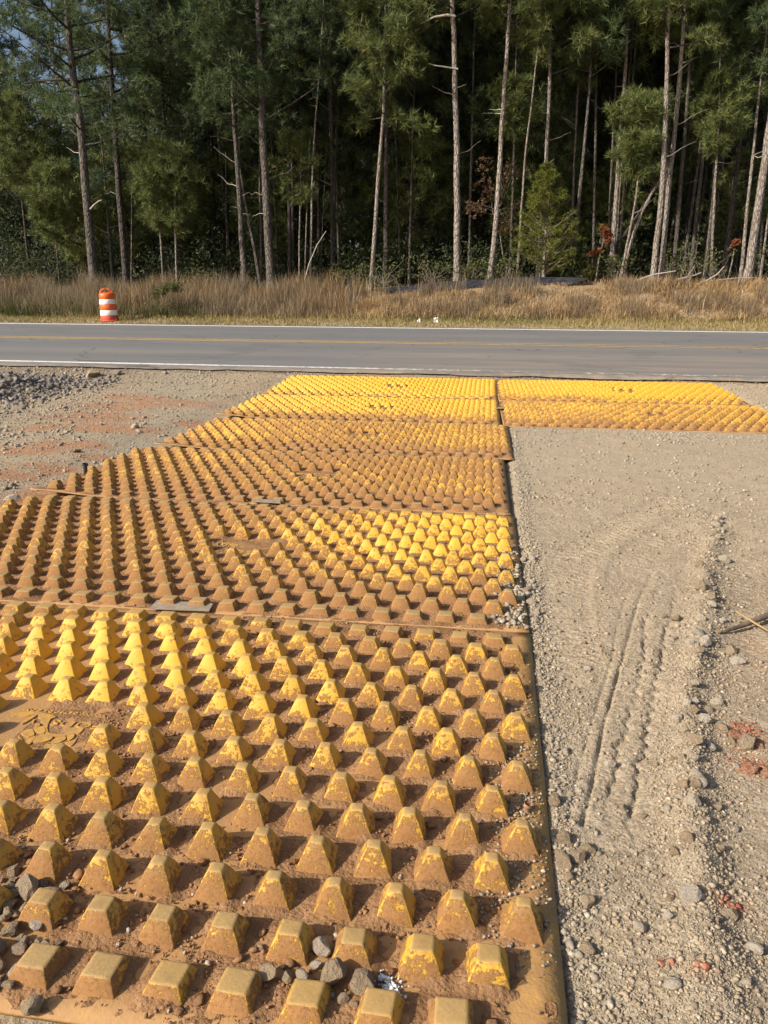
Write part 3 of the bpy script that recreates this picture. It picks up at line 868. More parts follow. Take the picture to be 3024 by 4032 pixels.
def pyramid_mesh(levels, n, seed=0, warp=0.0):
    """levels: (half, corner radius, z) from the bottom up"""
    r = random.Random(seed)
    V = []; Fc = []
    m = 4 * n
    w8 = [r.uniform(-1, 1) for _ in range(6)]
    for h, rad, z in levels:
        for x, y in rsq(h, min(rad, h * .98), n):
            u = max(z, 0) / .07
            bulge = 1 + warp * (w8[0] * math.sin(3 * u + w8[1] * 3) + .6 * w8[2] * math.sin(2 * math.atan2(y, x) + w8[3] * 3))
            V.append((x * bulge + warp * .05 * w8[4] * u * u + r.uniform(-.0004, .0004), y * bulge + warp * .05 * w8[5] * u * u + r.uniform(-.0004, .0004), z + warp * .02 * w8[3] * u * (x * 8)))
    for i in range(len(levels) - 1):
        for j in range(m):
            Fc.append((i * m + j, i * m + (j + 1) % m, (i + 1) * m + (j + 1) % m, (i + 1) * m + j))
    top = (len(levels) - 1) * m
    me = bpy.data.meshes.new('pyramid')
    me.from_pydata(V, [], Fc + [tuple(range(top, top + m))])
    me.materials.append(M['pyr'])
    me.polygons.foreach_set('use_smooth', np.ones(len(me.polygons), bool))
    return me


FULL = [(.0515, .004, -.004), (.0485, .004, .003), (.038, .0045, .028), (.0275, .005, .052), (.0205, .0055, .0655), (.0172, .006, .0705), (.0125, .006, .0722)]
MEDI = [(.0515, .004, -.004), (.0485, .004, .003), (.0375, .0045, .032), (.0305, .005, .0455), (.0290, .005, .0468), (.0262, .0055, .0538), (.0235, .0055, .0565), (.019, .006, .0574)]
LOWP = [(.0515, .004, -.004), (.0485, .004, .003), (.0405, .0045, .023), (.0375, .005, .0265), (.0355, .005, .0335), (.0325, .0055, .0365), (.027, .006, .0374)]
PYR_HI = {k: [pyramid_mesh(l, 3, i * 10 + j, .0 if j == 0 else .06) for j in range(5)] for i, (k, l) in enumerate((('full', FULL), ('medi', MEDI), ('low', LOWP)))}
PYR_LO = {k: [pyramid_mesh([l[0], l[2], l[-3], l[-1]], 2, i * 10 + j, .05) for j in range(4)] for i, (k, l) in enumerate((('full', FULL), ('medi', MEDI), ('low', LOWP)))}


def text_mesh(body, size, name):
    cu = bpy.data.curves.new(name, 'FONT')
    cu.body = body; cu.size = size; cu.extrude = .0022; cu.align_x = 'CENTER'; cu.align_y = 'CENTER'; cu.resolution_u = 3
    o = bpy.data.objects.new(name, cu); COL.objects.link(o)
    dg = bpy.context.evaluated_depsgraph_get()
    me = bpy.data.meshes.new_from_object(o.evaluated_get(dg))
    bpy.data.objects.remove(o)
    me.materials.clear(); me.materials.append(M['logo'])
    v = np.empty(len(me.vertices) * 3, np.float32); me.vertices.foreach_get('co', v)
    v = v.reshape(-1, 3)
    return me, v[:, 0].max() - v[:, 0].min(), v[:, 1].max() - v[:, 1].min()


M['logo'] = mat_simple('raised_yellow_lettering', (.50, .29, .06), (.36, .21, .085), 45, .7, .25, .002)
LOGO = [
    [(-1.647, 2.235), (-1.631, 2.246), (-1.587, 2.259), (-1.537, 2.259), (-1.502, 2.253), (-1.474, 2.241), (-1.489, 2.226), (-1.481, 2.199), (-1.469, 2.171), (-1.451, 2.146), (-1.437, 2.137), (-1.418, 2.135), (-1.398, 2.14), (-1.379, 2.153), (-1.365, 2.171), (-1.354, 2.186), (-1.342, 2.184), (-1.341, 2.173), (-1.339, 2.149), (-1.361, 2.151), (-1.372, 2.136), (-1.397, 2.123), (-1.423, 2.122), (-1.456, 2.137), (-1.475, 2.163), (-1.488, 2.18), (-1.486, 2.192), (-1.511, 2.2), (-1.52, 2.218), (-1.537, 2.225), (-1.544, 2.242), (-1.562, 2.249), (-1.579, 2.23), (-1.613, 2.229), (-1.636, 2.221)],
    [(-1.575, 2.187), (-1.571, 2.219), (-1.562, 2.246), (-1.548, 2.24), (-1.555, 2.209), (-1.565, 2.176)],
    [(-1.512, 2.157), (-1.5, 2.171), (-1.477, 2.172), (-1.453, 2.137), (-1.474, 2.134), (-1.493, 2.14)],
    [(-1.541, 2.123), (-1.531, 2.145), (-1.515, 2.157), (-1.491, 2.131), (-1.482, 2.115), (-1.501, 2.103)],
    [(-1.465, 2.072), (-1.471, 2.114), (-1.455, 2.131), (-1.417, 2.123), (-1.412, 2.103), (-1.426, 2.083)],
    [(-1.482, 2.052), (-1.491, 2.079), (-1.485, 2.106), (-1.473, 2.116), (-1.465, 2.072), (-1.465, 2.061)],
    [(-1.398, 2.076), (-1.409, 2.098), (-1.397, 2.123), (-1.376, 2.129), (-1.367, 2.113), (-1.374, 2.089)],
    [(-1.414, 2.061), (-1.416, 2.077), (-1.394, 2.072), (-1.365, 2.091), (-1.358, 2.078), (-1.361, 2.061), (-1.371, 2.04), (-1.396, 2.044)],
    [(-1.375, 2.132), (-1.363, 2.149), (-1.352, 2.142), (-1.343, 2.123), (-1.351, 2.102)],
    [(-1.361, 2.094), (-1.345, 2.1), (-1.334, 2.127), (-1.327, 2.106), (-1.325, 2.075), (-1.343, 2.08)],
    [(-1.526, 2.186), (-1.52, 2.193), (-1.504, 2.188), (-1.499, 2.175), (-1.508, 2.167)],
    [(-1.543, 2.198), (-1.545, 2.212), (-1.538, 2.209), (-1.53, 2.188)],
    [(-1.537, 2.106), (-1.532, 2.107), (-1.493, 2.076), (-1.497, 2.066), (-1.503, 2.073)],
]
LOGO_C = (-1.4575, 2.18)
FODS_ME, fw, fh = text_mesh('FODS', .05, 'lettering')
WEB_ME, ww, wh = text_mesh('WWW.GETFODS.COM', .03, 'lettering')
USA_ME, uw, uh = text_mesh('USA', .02, 'lettering')


def emblem_mesh():
    bm = bmesh.new()
    for k, pl in enumerate(LOGO):
        top = .0042 + .0007 * (k % 3)
        q = np.array(pl)
        for _ in range(2):
            q = np.stack([q * .8 + np.roll(q, -1, 0) * .2, q * .2 + np.roll(q, -1, 0) * .8], 1).reshape(-1, 2)
        pl = [tuple(a) for a in q]
        vs = [bm.verts.new((x - LOGO_C[0], y - LOGO_C[1], top)) for x, y in pl]
        f = bm.faces.new(vs)
        if f.normal.z < 0: f.normal_flip()
        r = bmesh.ops.extrude_face_region(bm, geom=[f])
        for v in [q for q in r['geom'] if isinstance(q, bmesh.types.BMVert)]:
            v.co.z = -.004
    bmesh.ops.triangulate(bm, faces=bm.faces[:])
    bmesh.ops.recalc_face_normals(bm, faces=bm.faces[:])
    return bm_mesh('emblem', bm, [M['logo']])


EMBLEM = emblem_mesh()
W_MAT = 3.66
MATS = [  # right near corner x,y, rotation, depth, near margin, row pitch, half column pitch, label
    (.205, 1.142, .0, 2.115, .106, .1443, .0749, 'nearest yellow studded mat, caked in brown mud, grey stones on its near end'),
    (.200, 3.262, .015, 2.11, .078, .146, .07426, 'second yellow studded mat from the front, grey strap lying on its near seam'),
    (.150, 5.378, .018, 2.10, .078, .146, .07426, 'third studded mat from the front, brown and dusty all over'),
    (.209, 7.472, .018, 2.12, .078, .146, .07426, 'fourth studded mat from the front, jutting a little to the right of the others'),
    (.079, 9.602, .010, 2.11, .078, .146, .07426, 'fifth studded mat from the front, bright yellow with muddy near rows'),
    (.037, 11.715, .010, 2.13, .078, .146, .07426, 'farthest bright yellow studded mat of the long row, touching the road'),
    (.115 + W_MAT, 9.562 + .035 * W_MAT, .035, 2.12, .078, .146, .07426, 'muddy yellow studded mat on the right, nearer of the side pair, edge on gravel'),
    (.053 + W_MAT, 11.700 + .040 * W_MAT, .040, 2.14, .078, .146, .07426, 'bright yellow studded mat on the right, far one of the side pair, along the road'),
]
CLEAN = [[(-1.45, 2.7, .75, .5, -.9), (-.1, 2.4, .5, .5, -.15), (-.1, 3.0, .5, .3, -.2)],
         [(-.3, 4.5, .7, .75, -.75), (-.2, 5.2, .8, .3, -.45), (-1.2, 4.6, .6, .5, -.25)],
         [(-.3, 6.1, .9, .8, -.25), (-2.9, 6.8, .6, .8, -.3)],
         [(-.5, 8.6, 1.6, .9, -.22), (-2.9, 8.6, .6, .9, -.30)],
         [(-1.8, 11.0, 1.9, .9, -.62)], [(-1.9, 12.9, 2.4, 1.6, -.75)], [(1.2, 10.9, 1.2, .7, -.2)], [(2.4, 13.0, 2.4, 1.2, -.55)]]
BASE_D = [.76, .84, .88, .80, .58, .46, .66, .48]


def mat_local(mi, lx, ly):
    x0, y0, rot = MATS[mi][:3]
    c, s = math.cos(rot), math.sin(rot)
    return x0 + c * lx - s * ly, y0 + s * lx + c * ly


def plate_z(mi, lx, ly):
    """height of the plate's top above the ground's base, local coordinates"""
    lx = np.asarray(lx, float); ly = np.asarray(ly, float)
    x, y = mat_local(mi, lx, ly)
    D = MATS[mi][3]
    z = zbase(x, y)
    z = z + .006 * (fbm(lx * 1.3 + mi * 9, ly * 1.3, 71, 3) - .5)
    if mi in (2, 3, 4):
        z = z + .045 * np.exp(-(((lx + W_MAT) / .45) ** 2 + (ly / .22) ** 2))
    if mi > 0 and mi != 6:
        z = z + .005 * np.exp(-(ly / .10) ** 2)           # the lip lies on the mat before it
    return z


def in_view(x, y, z):
    d = Vector((x, y, z - CAM_H)); q = d.dot(F_)
    if q < .1: return False
    u = 1512 + FPX * d.dot(R2) / q; v = 2016 - FPX * d.dot(U2) / q
    return -40 < u < 3064 and -40 < v < 4080


def grid_faces(n, m):
    i = (np.arange(m - 1)[:, None] * n + np.arange(n - 1)[None]).ravel()
    return np.stack([i, i + 1, i + n + 1, i + n], 1)


for mi, (x0, y0, rot, D, mv, sy, sx, label) in enumerate(MATS):
    e = empty('trackout_mat', (x0, y0, zb1(x0, y0)), label, 'ground mat', 'yellow studded mats laid in rows', rot)
    ez = e.location.z
    W = W_MAT if mi else 3.69
    # plate: top grid, skirt and underside
    n, m = 60, 36
    lx = np.linspace(-W, 0, n); ly = np.linspace(0, D, m)
    LX, LY_ = np.meshgrid(lx, ly)
    LX = LX.ravel(); LY_ = LY_.ravel()
    jx = np.where(np.isclose(LX, 0) | np.isclose(LX, -W), .004 * (fbm(LY_ * 3, LX, 73 + mi, 3) - .5), 0)
    top = plate_z(mi, LX, LY_) - ez
    V = np.vstack([np.stack([LX + jx, LY_, top], 1), np.stack([LX + jx, LY_, top - .011], 1)])
    f = grid_faces(n, m)
    N = n * m
    ring = np.concatenate([np.arange(n), np.arange(1, m) * n + n - 1, (m - 1) * n + np.arange(n - 2, -1, -1), np.arange(m - 2, 0, -1) * n])
    r2 = np.roll(ring, -1)
    side = np.stack([ring + N, r2 + N, r2, ring], 1)
    f = np.vstack([f, f[:, ::-1] + N, side])
    edge = np.minimum(-LX, .25) / .25
    mudv = (BASE_D[mi] * (.35 + .65 * edge) if mi < 2 else BASE_D[mi] * (.8 + .2 * edge)) - .25
    put('plate', mesh_np('plate', V, f, [M['plate']], {'mud': ('POINT', np.concatenate([mudv, mudv]))}), e)
    # pyramids
    spots = []
    for row in range(1, 15):
        j = 14 - row
        yy = mv + j * sy
        for k in range(0, 48):
            if (k + row) % 2: continue                       # rows 14, 12 ... take the even half columns
            if (row == 14 and k == 0) or (row == 1 and k == 47): continue
            if (row == 7 and k in (19, 21, 23)) or (row == 8 and k in (20, 22)): continue
            spots.append((row, k, -(.085 + k * sx), yy))
    A = np.array([(a, b) for _, _, a, b in spots])
    zz = plate_z(mi, A[:, 0], A[:, 1]) - ez
    slope = (plate_z(mi, A[:, 0], A[:, 1] + .05) - plate_z(mi, A[:, 0], A[:, 1] - .05)) / .1
    wx, wy = mat_local(mi, A[:, 0], A[:, 1])
    order = sorted(range(len(spots)), key=lambda q: (not in_view(wx[q], wy[q], zz[q] + ez), math.hypot(wx[q], wy[q])))
    lib = PYR_HI if mi < 3 else PYR_LO
    rest = []
    for c, q in enumerate(order):
        row, k, px, py = spots[q]
        kd = 'low' if row in (1, 14) else 'medi' if row in (2, 13) else 'full'
        d = BASE_D[mi] + .22 * (random.random() - .5)
        for cx, cy, rx_, ry_, a in CLEAN[mi]:
            d += .8 * a * math.exp(-((wx[q] - cx) / rx_) ** 2 - ((wy[q] - cy) / ry_) ** 2)
        d += .35 * (float(fbm(wx[q] * 1.7, wy[q] * 1.7, 91, 3)) - .5)
        if row >= 12 and mi > 0: d += .18
        if row <= 2: d += .05
        d = min(max(d, .02), 1.0)
        s = random.uniform(.97, 1.03)
        if c < 300:
            o = put('pyramid', random.choice(lib[kd]), e, (px + random.gauss(0, .0012), py + random.gauss(0, .0012), zz[q]),
                    (math.atan(slope[q]) + random.gauss(0, .022), random.gauss(0, .022), random.gauss(0, .03)), (s, s * random.uniform(.97, 1.03), random.uniform(.92, 1.05)))
            o.color = (d, random.uniform(.25, 1.0), 0, 1)
        else:
            rest.append((kd, px, py, zz[q]))
    if rest:
        parts = []
        for kd, px, py, z in rest:
            l = {'full': FULL, 'medi': MEDI, 'low': LOWP}[kd]
            ls = [l[0], l[2], l[-3], l[-1]]
            v = np.array([(x + px, y + py, zq + z) for h, rd, zq in ls for x, y in rsq(h, min(rd, h * .98), 2)])
            q8 = [(i * 8 + j, i * 8 + (j + 1) % 8, (i + 1) * 8 + (j + 1) % 8, (i + 1) * 8 + j) for i in range(3) for j in range(8)]
            q8 += [(24, 25, 26, 27), (24, 27, 28, 31), (28, 29, 30, 31)]
            parts.append((v, np.array(q8)))
        v, f = merge(parts)
        o = put('pyramids_rest', mesh_np('pyramids_rest', v, f, [M['pyr']], None, True), e)
        o.name = 'outer_pyramids'; o.color = (BASE_D[mi] * .9, .5, 0, 1); o['kind'] = 'stuff'
    # dried mud lying on the plate, thicker between the studs
    d_ = .011 if mi == 0 else .02 if mi < 3 else .04
    n, m = int(W / d_), int(D / d_)
    if mi == 0:
        mlx = np.linspace(-1.75, -.004, int(1.75 / d_))
    elif mi == 6 or mi == 7:
        mlx = np.linspace(-W + .01, -.01, n)
    else:
        mlx = np.linspace(-W + .01, -.006, n)
    mly = np.linspace(.006, D - .006, m); n = len(mlx)
    LX, LY_ = np.meshgrid(mlx, mly); LX = LX.ravel(); LY_ = LY_.ravel()
    top = plate_z(mi, LX, LY_) - ez
    wx_, wy_ = mat_local(mi, LX, LY_)
    h = .014 * (fbm(wx_ * 9, wy_ * 9, 81, 4) - .40) + .010 * (fbm(wx_ * 40, wy_ * 40, 83, 3) - .5)
    h = h * (1.0 if mi < 3 else .9) + .002
    near_ = np.full(len(LX), 9.0)
    for (_, _, px, py) in spots:
        k_ = np.where((np.abs(LX - px) < .09) & (np.abs(LY_ - py) < .09))[0]
        near_[k_] = np.minimum(near_[k_], np.maximum(np.abs(LX[k_] - px), np.abs(LY_[k_] - py)) - .0485)
    h = h + (.012 * np.exp(-(np.clip(near_, 0, 9) / .011) ** 2)) * sm(.42, .62, fbm(wx_ * 14, wy_ * 14, 87, 3)) * (1 if mi < 5 else .4)
    edge = sm(.0, .16, -LX)
    h = h - .010 * (1 - edge) - .004 * (1 - sm(0, .12, LY_)) + (-.002 if mi == 0 else 0)
    if mi == 0:
        lz = np.exp(-(((wx_ - LOGO_C[0]) / .19) ** 4 + ((wy_ - LOGO_C[1]) / .12) ** 4))
        h = h * (1 - lz) + lz * np.minimum(h * .3 + .0005, .0022)
    put('dried_mud', mesh_np('dried_mud', np.stack([LX, LY_, top + np.clip(h, -.010, .02)], 1), grid_faces(n, m), [M['mud']], None, True), e)
    # raised emblem and lettering in the gap left free by the studs
    llx = LOGO_C[0] - MATS[0][0] if mi == 0 else -(.085 + 21.3 * sx)
    lly = mv + 6.5 * sy - (.0 if mi else .006)
    lz = float(plate_z(mi, np.array([llx]), np.array([lly]))[0]) - ez
    if mi < 4 or mi in (4, 5, 6, 7):
        put('emblem', EMBLEM, e, (llx, lly, lz))
        put('lettering', FODS_ME, e, (llx + .075, lly + .028, lz + .0022), (0, 0, math.pi), (.178 / fw, .036 / fh, 1))
        put('lettering', WEB_ME, e, (llx - .008, lly + .097, lz + .0022), (0, 0, math.pi), (.31 / ww, .013 / wh, 1))
        put('lettering', USA_ME, e, (llx - .08, lly - .100, lz + .0022), (0, 0, math.pi), (.04 / uw, .012 / uh, 1))
    # bolt slot in the free corner
    bm = bmesh.new()
    for lev, (hw, hh, z) in enumerate([(.0135, .019, .0), (.0125, .018, .0022), (.0105, .016, .0022), (.010, .0155, .0006)]):
        for x, y in rsq(1, .55, 3):
            bm.verts.new((x * hw, y * hh, z))
    bm.verts.ensure_lookup_table()
    for i in range(3):
        for j in range(12):
            bm.faces.new([bm.verts[i * 12 + j], bm.verts[i * 12 + (j + 1) % 12], bm.verts[(i + 1) * 12 + (j + 1) % 12], bm.verts[(i + 1) * 12 + j]])
    bm.faces.new([bm.verts[36 + j] for j in range(12)])
    sl = put('bolt_slot', bm_mesh('bolt_slot', bm, [M['mud' if mi == 0 else 'plate']]), e, (-.033, .175 if mi == 0 else .10, float(plate_z(mi, np.array([-.033]), np.array([.175]))[0]) - ez + .0004))

# crumbs of mud and grit between the studs of the two nearest mats
def mat_scatter(mi, n, lx0, lx1, ly0, ly1, dens, smin, smax, seed, power=2.5):
    rng = np.random.default_rng(seed)
    lx = rng.uniform(lx0, lx1, n); ly = rng.uniform(ly0, ly1, n)
    x, y = mat_local(mi, lx, ly)
    k = rng.uniform(0, 1, n) < dens(x, y)
    lx, ly, x, y = lx[k], ly[k], x[k], y[k]
    sz = smin + (smax - smin) * rng.uniform(0, 1, len(x)) ** power
    return np.stack([x, y, plate_z(mi, lx, ly) + .004 + sz * .15], 1), sz


P, z_ = mat_scatter(0, 14000, -1.5, -.02, .02, 2.1, lambda x, y: .12 + .88 * sm(.48, .66, fbm(x * 5, y * 5, 93)), .003, .014, 71)
gravel('mud_crumbs', M['crumbs'], P, z_, 71)
P, z_ = mat_scatter(0, 3500, -.22, -.01, .25, 1.5, lambda x, y: .25 + .75 * np.exp(-((x - .12) / .05) ** 2 - ((y - 1.97) / .3) ** 2), .003, .013, 72)
gravel('grit', M['gravgrey'], P, z_, 72)
P, z_ = mat_scatter(1, 6500, -2.6, -.02, .02, 2.1, lambda x, y: .12 + .7 * sm(.5, .66, fbm(x * 4, y * 4, 95)), .005, .018, 73)
gravel('mud_crumbs', M['crumbs'], P, z_, 73)
P, z_ = mat_scatter(1, 900, -.16, -.005, .02, 1.4, lambda x, y: np.exp(-((y - 3.75) / .5) ** 2), .007, .035, 74)
gravel('grit', M['gravgrey'], P, z_, 74)
P, z_ = mat_scatter(2, 3000, -3.4, -.02, .02, 2.1, lambda x, y: .5 * sm(.5, .66, fbm(x * 4, y * 4, 97)), .008, .028, 75)
gravel('mud_crumbs', M['crumbs'], P, z_, 75)

PX = 1.75 / 3029
P, z_ = mat_scatter(0, 420, -1.4, -.05, .03, 2.0, lambda x, y: sm(.45, .6, fbm(x * 4, y * 4, 99)), .012, .034, 76, 2.2)
v, f, tone = rocks_np(P, z_, 76, .38)
tag(put('mud_flakes', mesh_np('mud_flakes', v, f, [M['crumbs']], {'tone': ('FACE', tone * .75)})), kind='stuff')
P = np.stack([-.165 + RNG.normal(0, .018, 160), 1.318 + RNG.normal(0, .022, 160)], 1)
sz_ = .003 + .008 * RNG.uniform(0, 1, 160) ** 2
gravel('white_grit', M['whitechip'], np.stack([P[:, 0], P[:, 1], .006 + sz_ * .2], 1), sz_, 90)
MS = [(-.325, 1.385, 230, 'quartz', 'white-streaked grey rock wedged between two studs of the nearest mat'), (-.329, 1.340, 140, 'quartz', 'small white-grey stone below the wedged streaked rock'),
      (-.287, 1.311, 340, 'stone', 'largest brown rock of the group on the near mat'), (-.221, 1.303, 300, 'stone', 'brown and white rock on the right of the group on the near mat'),
      (-.427, 1.302, 210, 'stone', 'squarish brown stone on the left of the group on the near mat'), (-.387, 1.298, 130, 'stone', 'narrow upright dark stone in the group on the near mat'),
      (-.353, 1.303, 160, 'quartz', 'grey stone with a white band in the group on the near mat'), (-.256, 1.268, 120, 'stone', 'long small stone in front of the largest brown rock'),
      (-.281, 1.275, 80, 'stone', 'yellowish chip under the largest brown rock'), (-.232, 1.26, 90, 'stone', 'small stone below the brown and white rock'),
      (-.467, 1.372, 80, 'stone', 'pebble resting between studs left of the stone group')]
for x, y, wpx, k, lb in MS:
    put_stone(x, y, wpx / 2.552 * PX * 1.05, lb, 'stones on the nearest mat', k, z=.004, sink=.05)
for x, y, wpx, lb in [(-.173, 1.352, 130, 'crumbly brown clay ball right of the stone group'), (-.272, 1.445, 110, 'pointed brown clay lump behind the stone group'), (-.246, 1.455, 110, 'second pointed clay lump with straw behind the stone group'), (-.715, 1.41, 150, 'brown clay slab lying left of the middle studs'),
                      (-.66, 1.40, 130, 'brown clay slab continuing right of the first one'), (-.49, 1.55, 120, 'tube shaped clay lump between studs'), (-.46, 1.66, 110, 'upright clay lump farther back between studs'), (-.83, 1.29, 120, 'round clay cake stuck under a stud'), (-.70, 1.62, 120, 'torn clay crust beside a muddy stud'),
                      (.02, 1.42, 110, 'flat clay chip near the right corner stud'), (-.03, 1.405, 70, 'grey pebble sized clay bit near the right corner stud')]:
    put_stone(x, y, wpx / 2.4 * PX, lb, 'clay lumps on the nearest mat', 'claybr', z=.002, name='clay_lump', cat='clay lump', lib=CLODS, sink=.15, flat=.75)
LS = [(-1.083, 1.445, 290, 'big flat-topped grey boulder in the left heap'), (-1.011, 1.432, 230, 'dark grey rock leaning right in the left heap'), (-1.154, 1.506, 150, 'pale pointed rock at the back of the left heap'), (-1.133, 1.452, 150, 'angular light rock at the left picture edge behind the boulder'),
      (-1.055, 1.393, 130, 'flat brown stone in front of the big boulder'), (-1.089, 1.36, 100, ''), (-1.067, 1.374, 110, ''), (-1.046, 1.327, 190, 'tall tan stone below the boulder in the left heap'), (-1.085, 1.321, 90, ''), (-.998, 1.303, 110, ''), (-.968, 1.288, 100, ''),
      (-.942, 1.292, 140, 'pitted dark stone leaning on the second stud'), (-.922, 1.311, 90, 'pale chip touching the second stud'), (-1.015, 1.311, 90, ''), (-1.02, 1.234, 180, 'rounded tan stone at the left edge below the heap'), (-1.055, 1.288, 90, ''),
      (-.883, 1.152, 190, 'single grey stone lying on the near lip of the mat'), (-.93, 1.095, 180, 'grey rock off the mat at the bottom left corner'), (-.876, 1.098, 170, 'second grey rock off the mat at the bottom'), (-.835, 1.085, 170, 'third grey rock off the mat at the bottom'), (-.988, 1.211, 60, ''), (-1.004, 1.281, 90, ''), (-1.169, 1.476, 70, ''), (-1.05, 1.247, 80, ''), (-1.12, 1.40, 120, ''), (-1.14, 1.36, 120, ''), (-1.11, 1.29, 100, '')]
for x, y, wpx, lb in LS:
    put_stone(x, y, wpx / 2.37 * PX * 1.05, lb or 'small grey stone in the heap on the left end of the nearest mat', 'stone heap at the left end of the nearest mat', 'stone', z=(.004 if y > 1.142 else -.03), sink=.05)

for i in range(34):
    x = -1.16 + .2 * random.random(); y = 1.17 + .36 * random.random()
    put_stone(x, y, random.uniform(.022, .045), 'small grey stone in the heap on the left end of the nearest mat', 'stone heap at the left end of the nearest mat', random.choice(('stone', 'stone', 'quartz')), z=.004, sink=.05)
# straps, spikes, stick
def prism(name, poly, z, h, mat):
    bm = bmesh.new()
    f = bm.faces.new([bm.verts.new((x, y, z + .5 * h)) for x, y in poly])
    if f.normal.z < 0: f.normal_flip()
    r = bmesh.ops.extrude_face_region(bm, geom=[f])
    for v in [q for q in r['geom'] if isinstance(q, bmesh.types.BMVert)]:
        v.co.z -= h
    bmesh.ops.recalc_face_normals(bm, faces=bm.faces[:])
    bmesh.ops.bevel(bm, geom=bm.edges[:], offset=h * .2, segments=1, affect='EDGES')
    return put(name, bm_mesh(name, bm, [mat]))


tag(prism('connector_strap', [(-1.585, 3.315), (-1.300, 3.318), (-1.285, 3.225), (-1.575, 3.205)], .019, .005, M['strap']), 'flat grey rubber strap lying on the seam of the two nearest mats', 'strap', 'grey straps on the mat seams')
tag(prism('connector_strap', [(-1.773, 5.40), (-1.553, 5.395), (-1.522, 5.305), (-1.737, 5.315)], .012, .005, M['strap']), 'flat grey rubber strap on the seam of the second and third mats', 'strap', 'grey straps on the mat seams')
tag(prism('connector_strap', [(.02, 10.78), (.17, 10.78), (.17, 10.92), (.02, 10.92)], .075, .008, M['strap']), 'small tan strap bridging the gap between the long row and the right-hand mats', 'strap', 'grey straps on the mat seams')


def spike(x, y, z, h, r, mat, label):
    e = empty('anchor_spike', (x, y, z), label, 'steel spike')
    v, f = tube([(0, 0, -.02), (0, 0, h)], [r * .8, r * .8], 10)
    put('shank', mesh_np('shank', v, f, [mat], None, True), e)
    v, f = tube([(0, 0, h), (.0, 0, h + r * .8)], [r * 1.15, r * 1.1], 10)
    put('head', mesh_np('head', v, f, [mat]), e, (0, 0, 0), (.12, .1, 0))


spike(.145, 1.968, 0, .026, .011, M['rusty'], 'rusty steel spike head standing in the grit by the right edge of the nearest mat')
spike(-3.42, 5.98, 0, .09, .022, M['blackplastic'], 'black peg standing beside the left edge of the third mat')
v, f = tube([(1.02, 3.39, .0), (1.10, 3.44, .012), (1.19, 3.50, .022), (1.33, 3.62, .03), (1.6, 3.85, .02)], [.004, .008, .012, .015, .015], 8)
v[:, 2] += zbase(v[:, 0], v[:, 1]) - .006
tag(put('buried_log', mesh_np('buried_log', v, f, [M['dark']], None, True)), 'dark half buried log at the right edge of the picture', 'log')
v, f = tube([(1.16, 3.56, .05), (1.22, 3.46, .035), (1.27, 3.40, .02)], [.005, .006, .004], 5)
tag(put('straw_stalk', mesh_np('straw_stalk', v, f, [M['straw']], {'tone': ('POINT', np.full(len(v), .6))})), 'yellow straw stalk lying across the half buried log', 'straw')

# ------------------------------------------------------------------ traffic drum
def lathe(prof, n=28):
    V = []; Fc = []
    for r, z in prof:
        for j in range(n):
            a = 2 * math.pi * j / n
            V.append((r * math.cos(a), r * math.sin(a), z))
    for i in range(len(prof) - 1):
        for j in range(n):
            Fc.append((i * n + j, i * n + (j + 1) % n, (i + 1) * n + (j + 1) % n, (i + 1) * n + j))
    return np.array(V), np.array(Fc)


DX, DY = -11.50, 22.25
drum = empty('traffic_drum', (DX, DY, zb1(DX, DY) - .02), 'orange and white striped traffic drum on the grass verge across the road', 'traffic drum')
drum.rotation_euler = (R(1.0), R(-3.0), R(25))
rb = lambda z: .255 - .045 * z / .86
prof = []
rings = [0, .17, .175, .33, .335, .49, .495, .64, .645, .79]
for a, b in zip(rings[::2], rings[1::2]):
    prof += [(rb(a) - .006, a), (rb(a), a + .008), (rb(b), b - .008), (rb(b) - .006, b)]
prof += [(.20, .805), (.165, .825), (.0001, .83)]
v, f = lathe(prof)
drum_body = put('body', mesh_np('body', v, f, [M['orange']], None, True), drum)
for nm, z0, z1_, mt in (('white_band', .178, .327, 'sheet'), ('orange_band', .338, .487, 'orange'), ('white_band', .498, .637, 'sheet'), ('base_band', .008, .167, 'orange_d')):
    v, f = lathe([(rb(z0) + .0005, z0), (rb(z0) + .004, z0 + .006), (rb(z1_) + .004, z1_ - .006), (rb(z1_) + .0005, z1_)])
    put(nm, mesh_np(nm, v, f, [M[mt]], None, True), drum_body)
v, f = tube([(-.17, 0, .80), (-.155, 0, .87), (-.11, 0, .915), (-.05, 0, .93), (.05, 0, .93), (.11, 0, .915), (.155, 0, .87), (.17, 0, .80)], .022, 8)
v[:, 1] *= 1.8
put('handle', mesh_np('handle', v, f, [M['orange']], None, True), drum)
v, f = lathe([(.30, 0), (.305, .01), (.30, .03), (.262, .045), (.258, .05)])
put('tire_ring', mesh_np('tire_ring', v, f, [M['orange_d']], None, True), drum)

# ------------------------------------------------------------------ plants
def blades(P, D, L, Wd, tone, bend=0.0):
    """one triangle per blade from P along D (unit) of length L and width Wd"""
    n = len(P)
    r = RNG.normal(size=(n, 3)); s = np.cross(D, r); s /= np.linalg.norm(s, axis=1)[:, None] + 1e-9
    a = P - s * (Wd * .5)[:, None]; b = P + s * (Wd * .5)[:, None]; c = P + D * L[:, None]
    V = np.stack([a, b, c], 1).reshape(-1, 3)
    F3 = np.arange(n * 3).reshape(-1, 3)
    return V, F3, tone


def unit(v):
    return v / (np.linalg.norm(v, axis=-1, keepdims=True) + 1e-9)


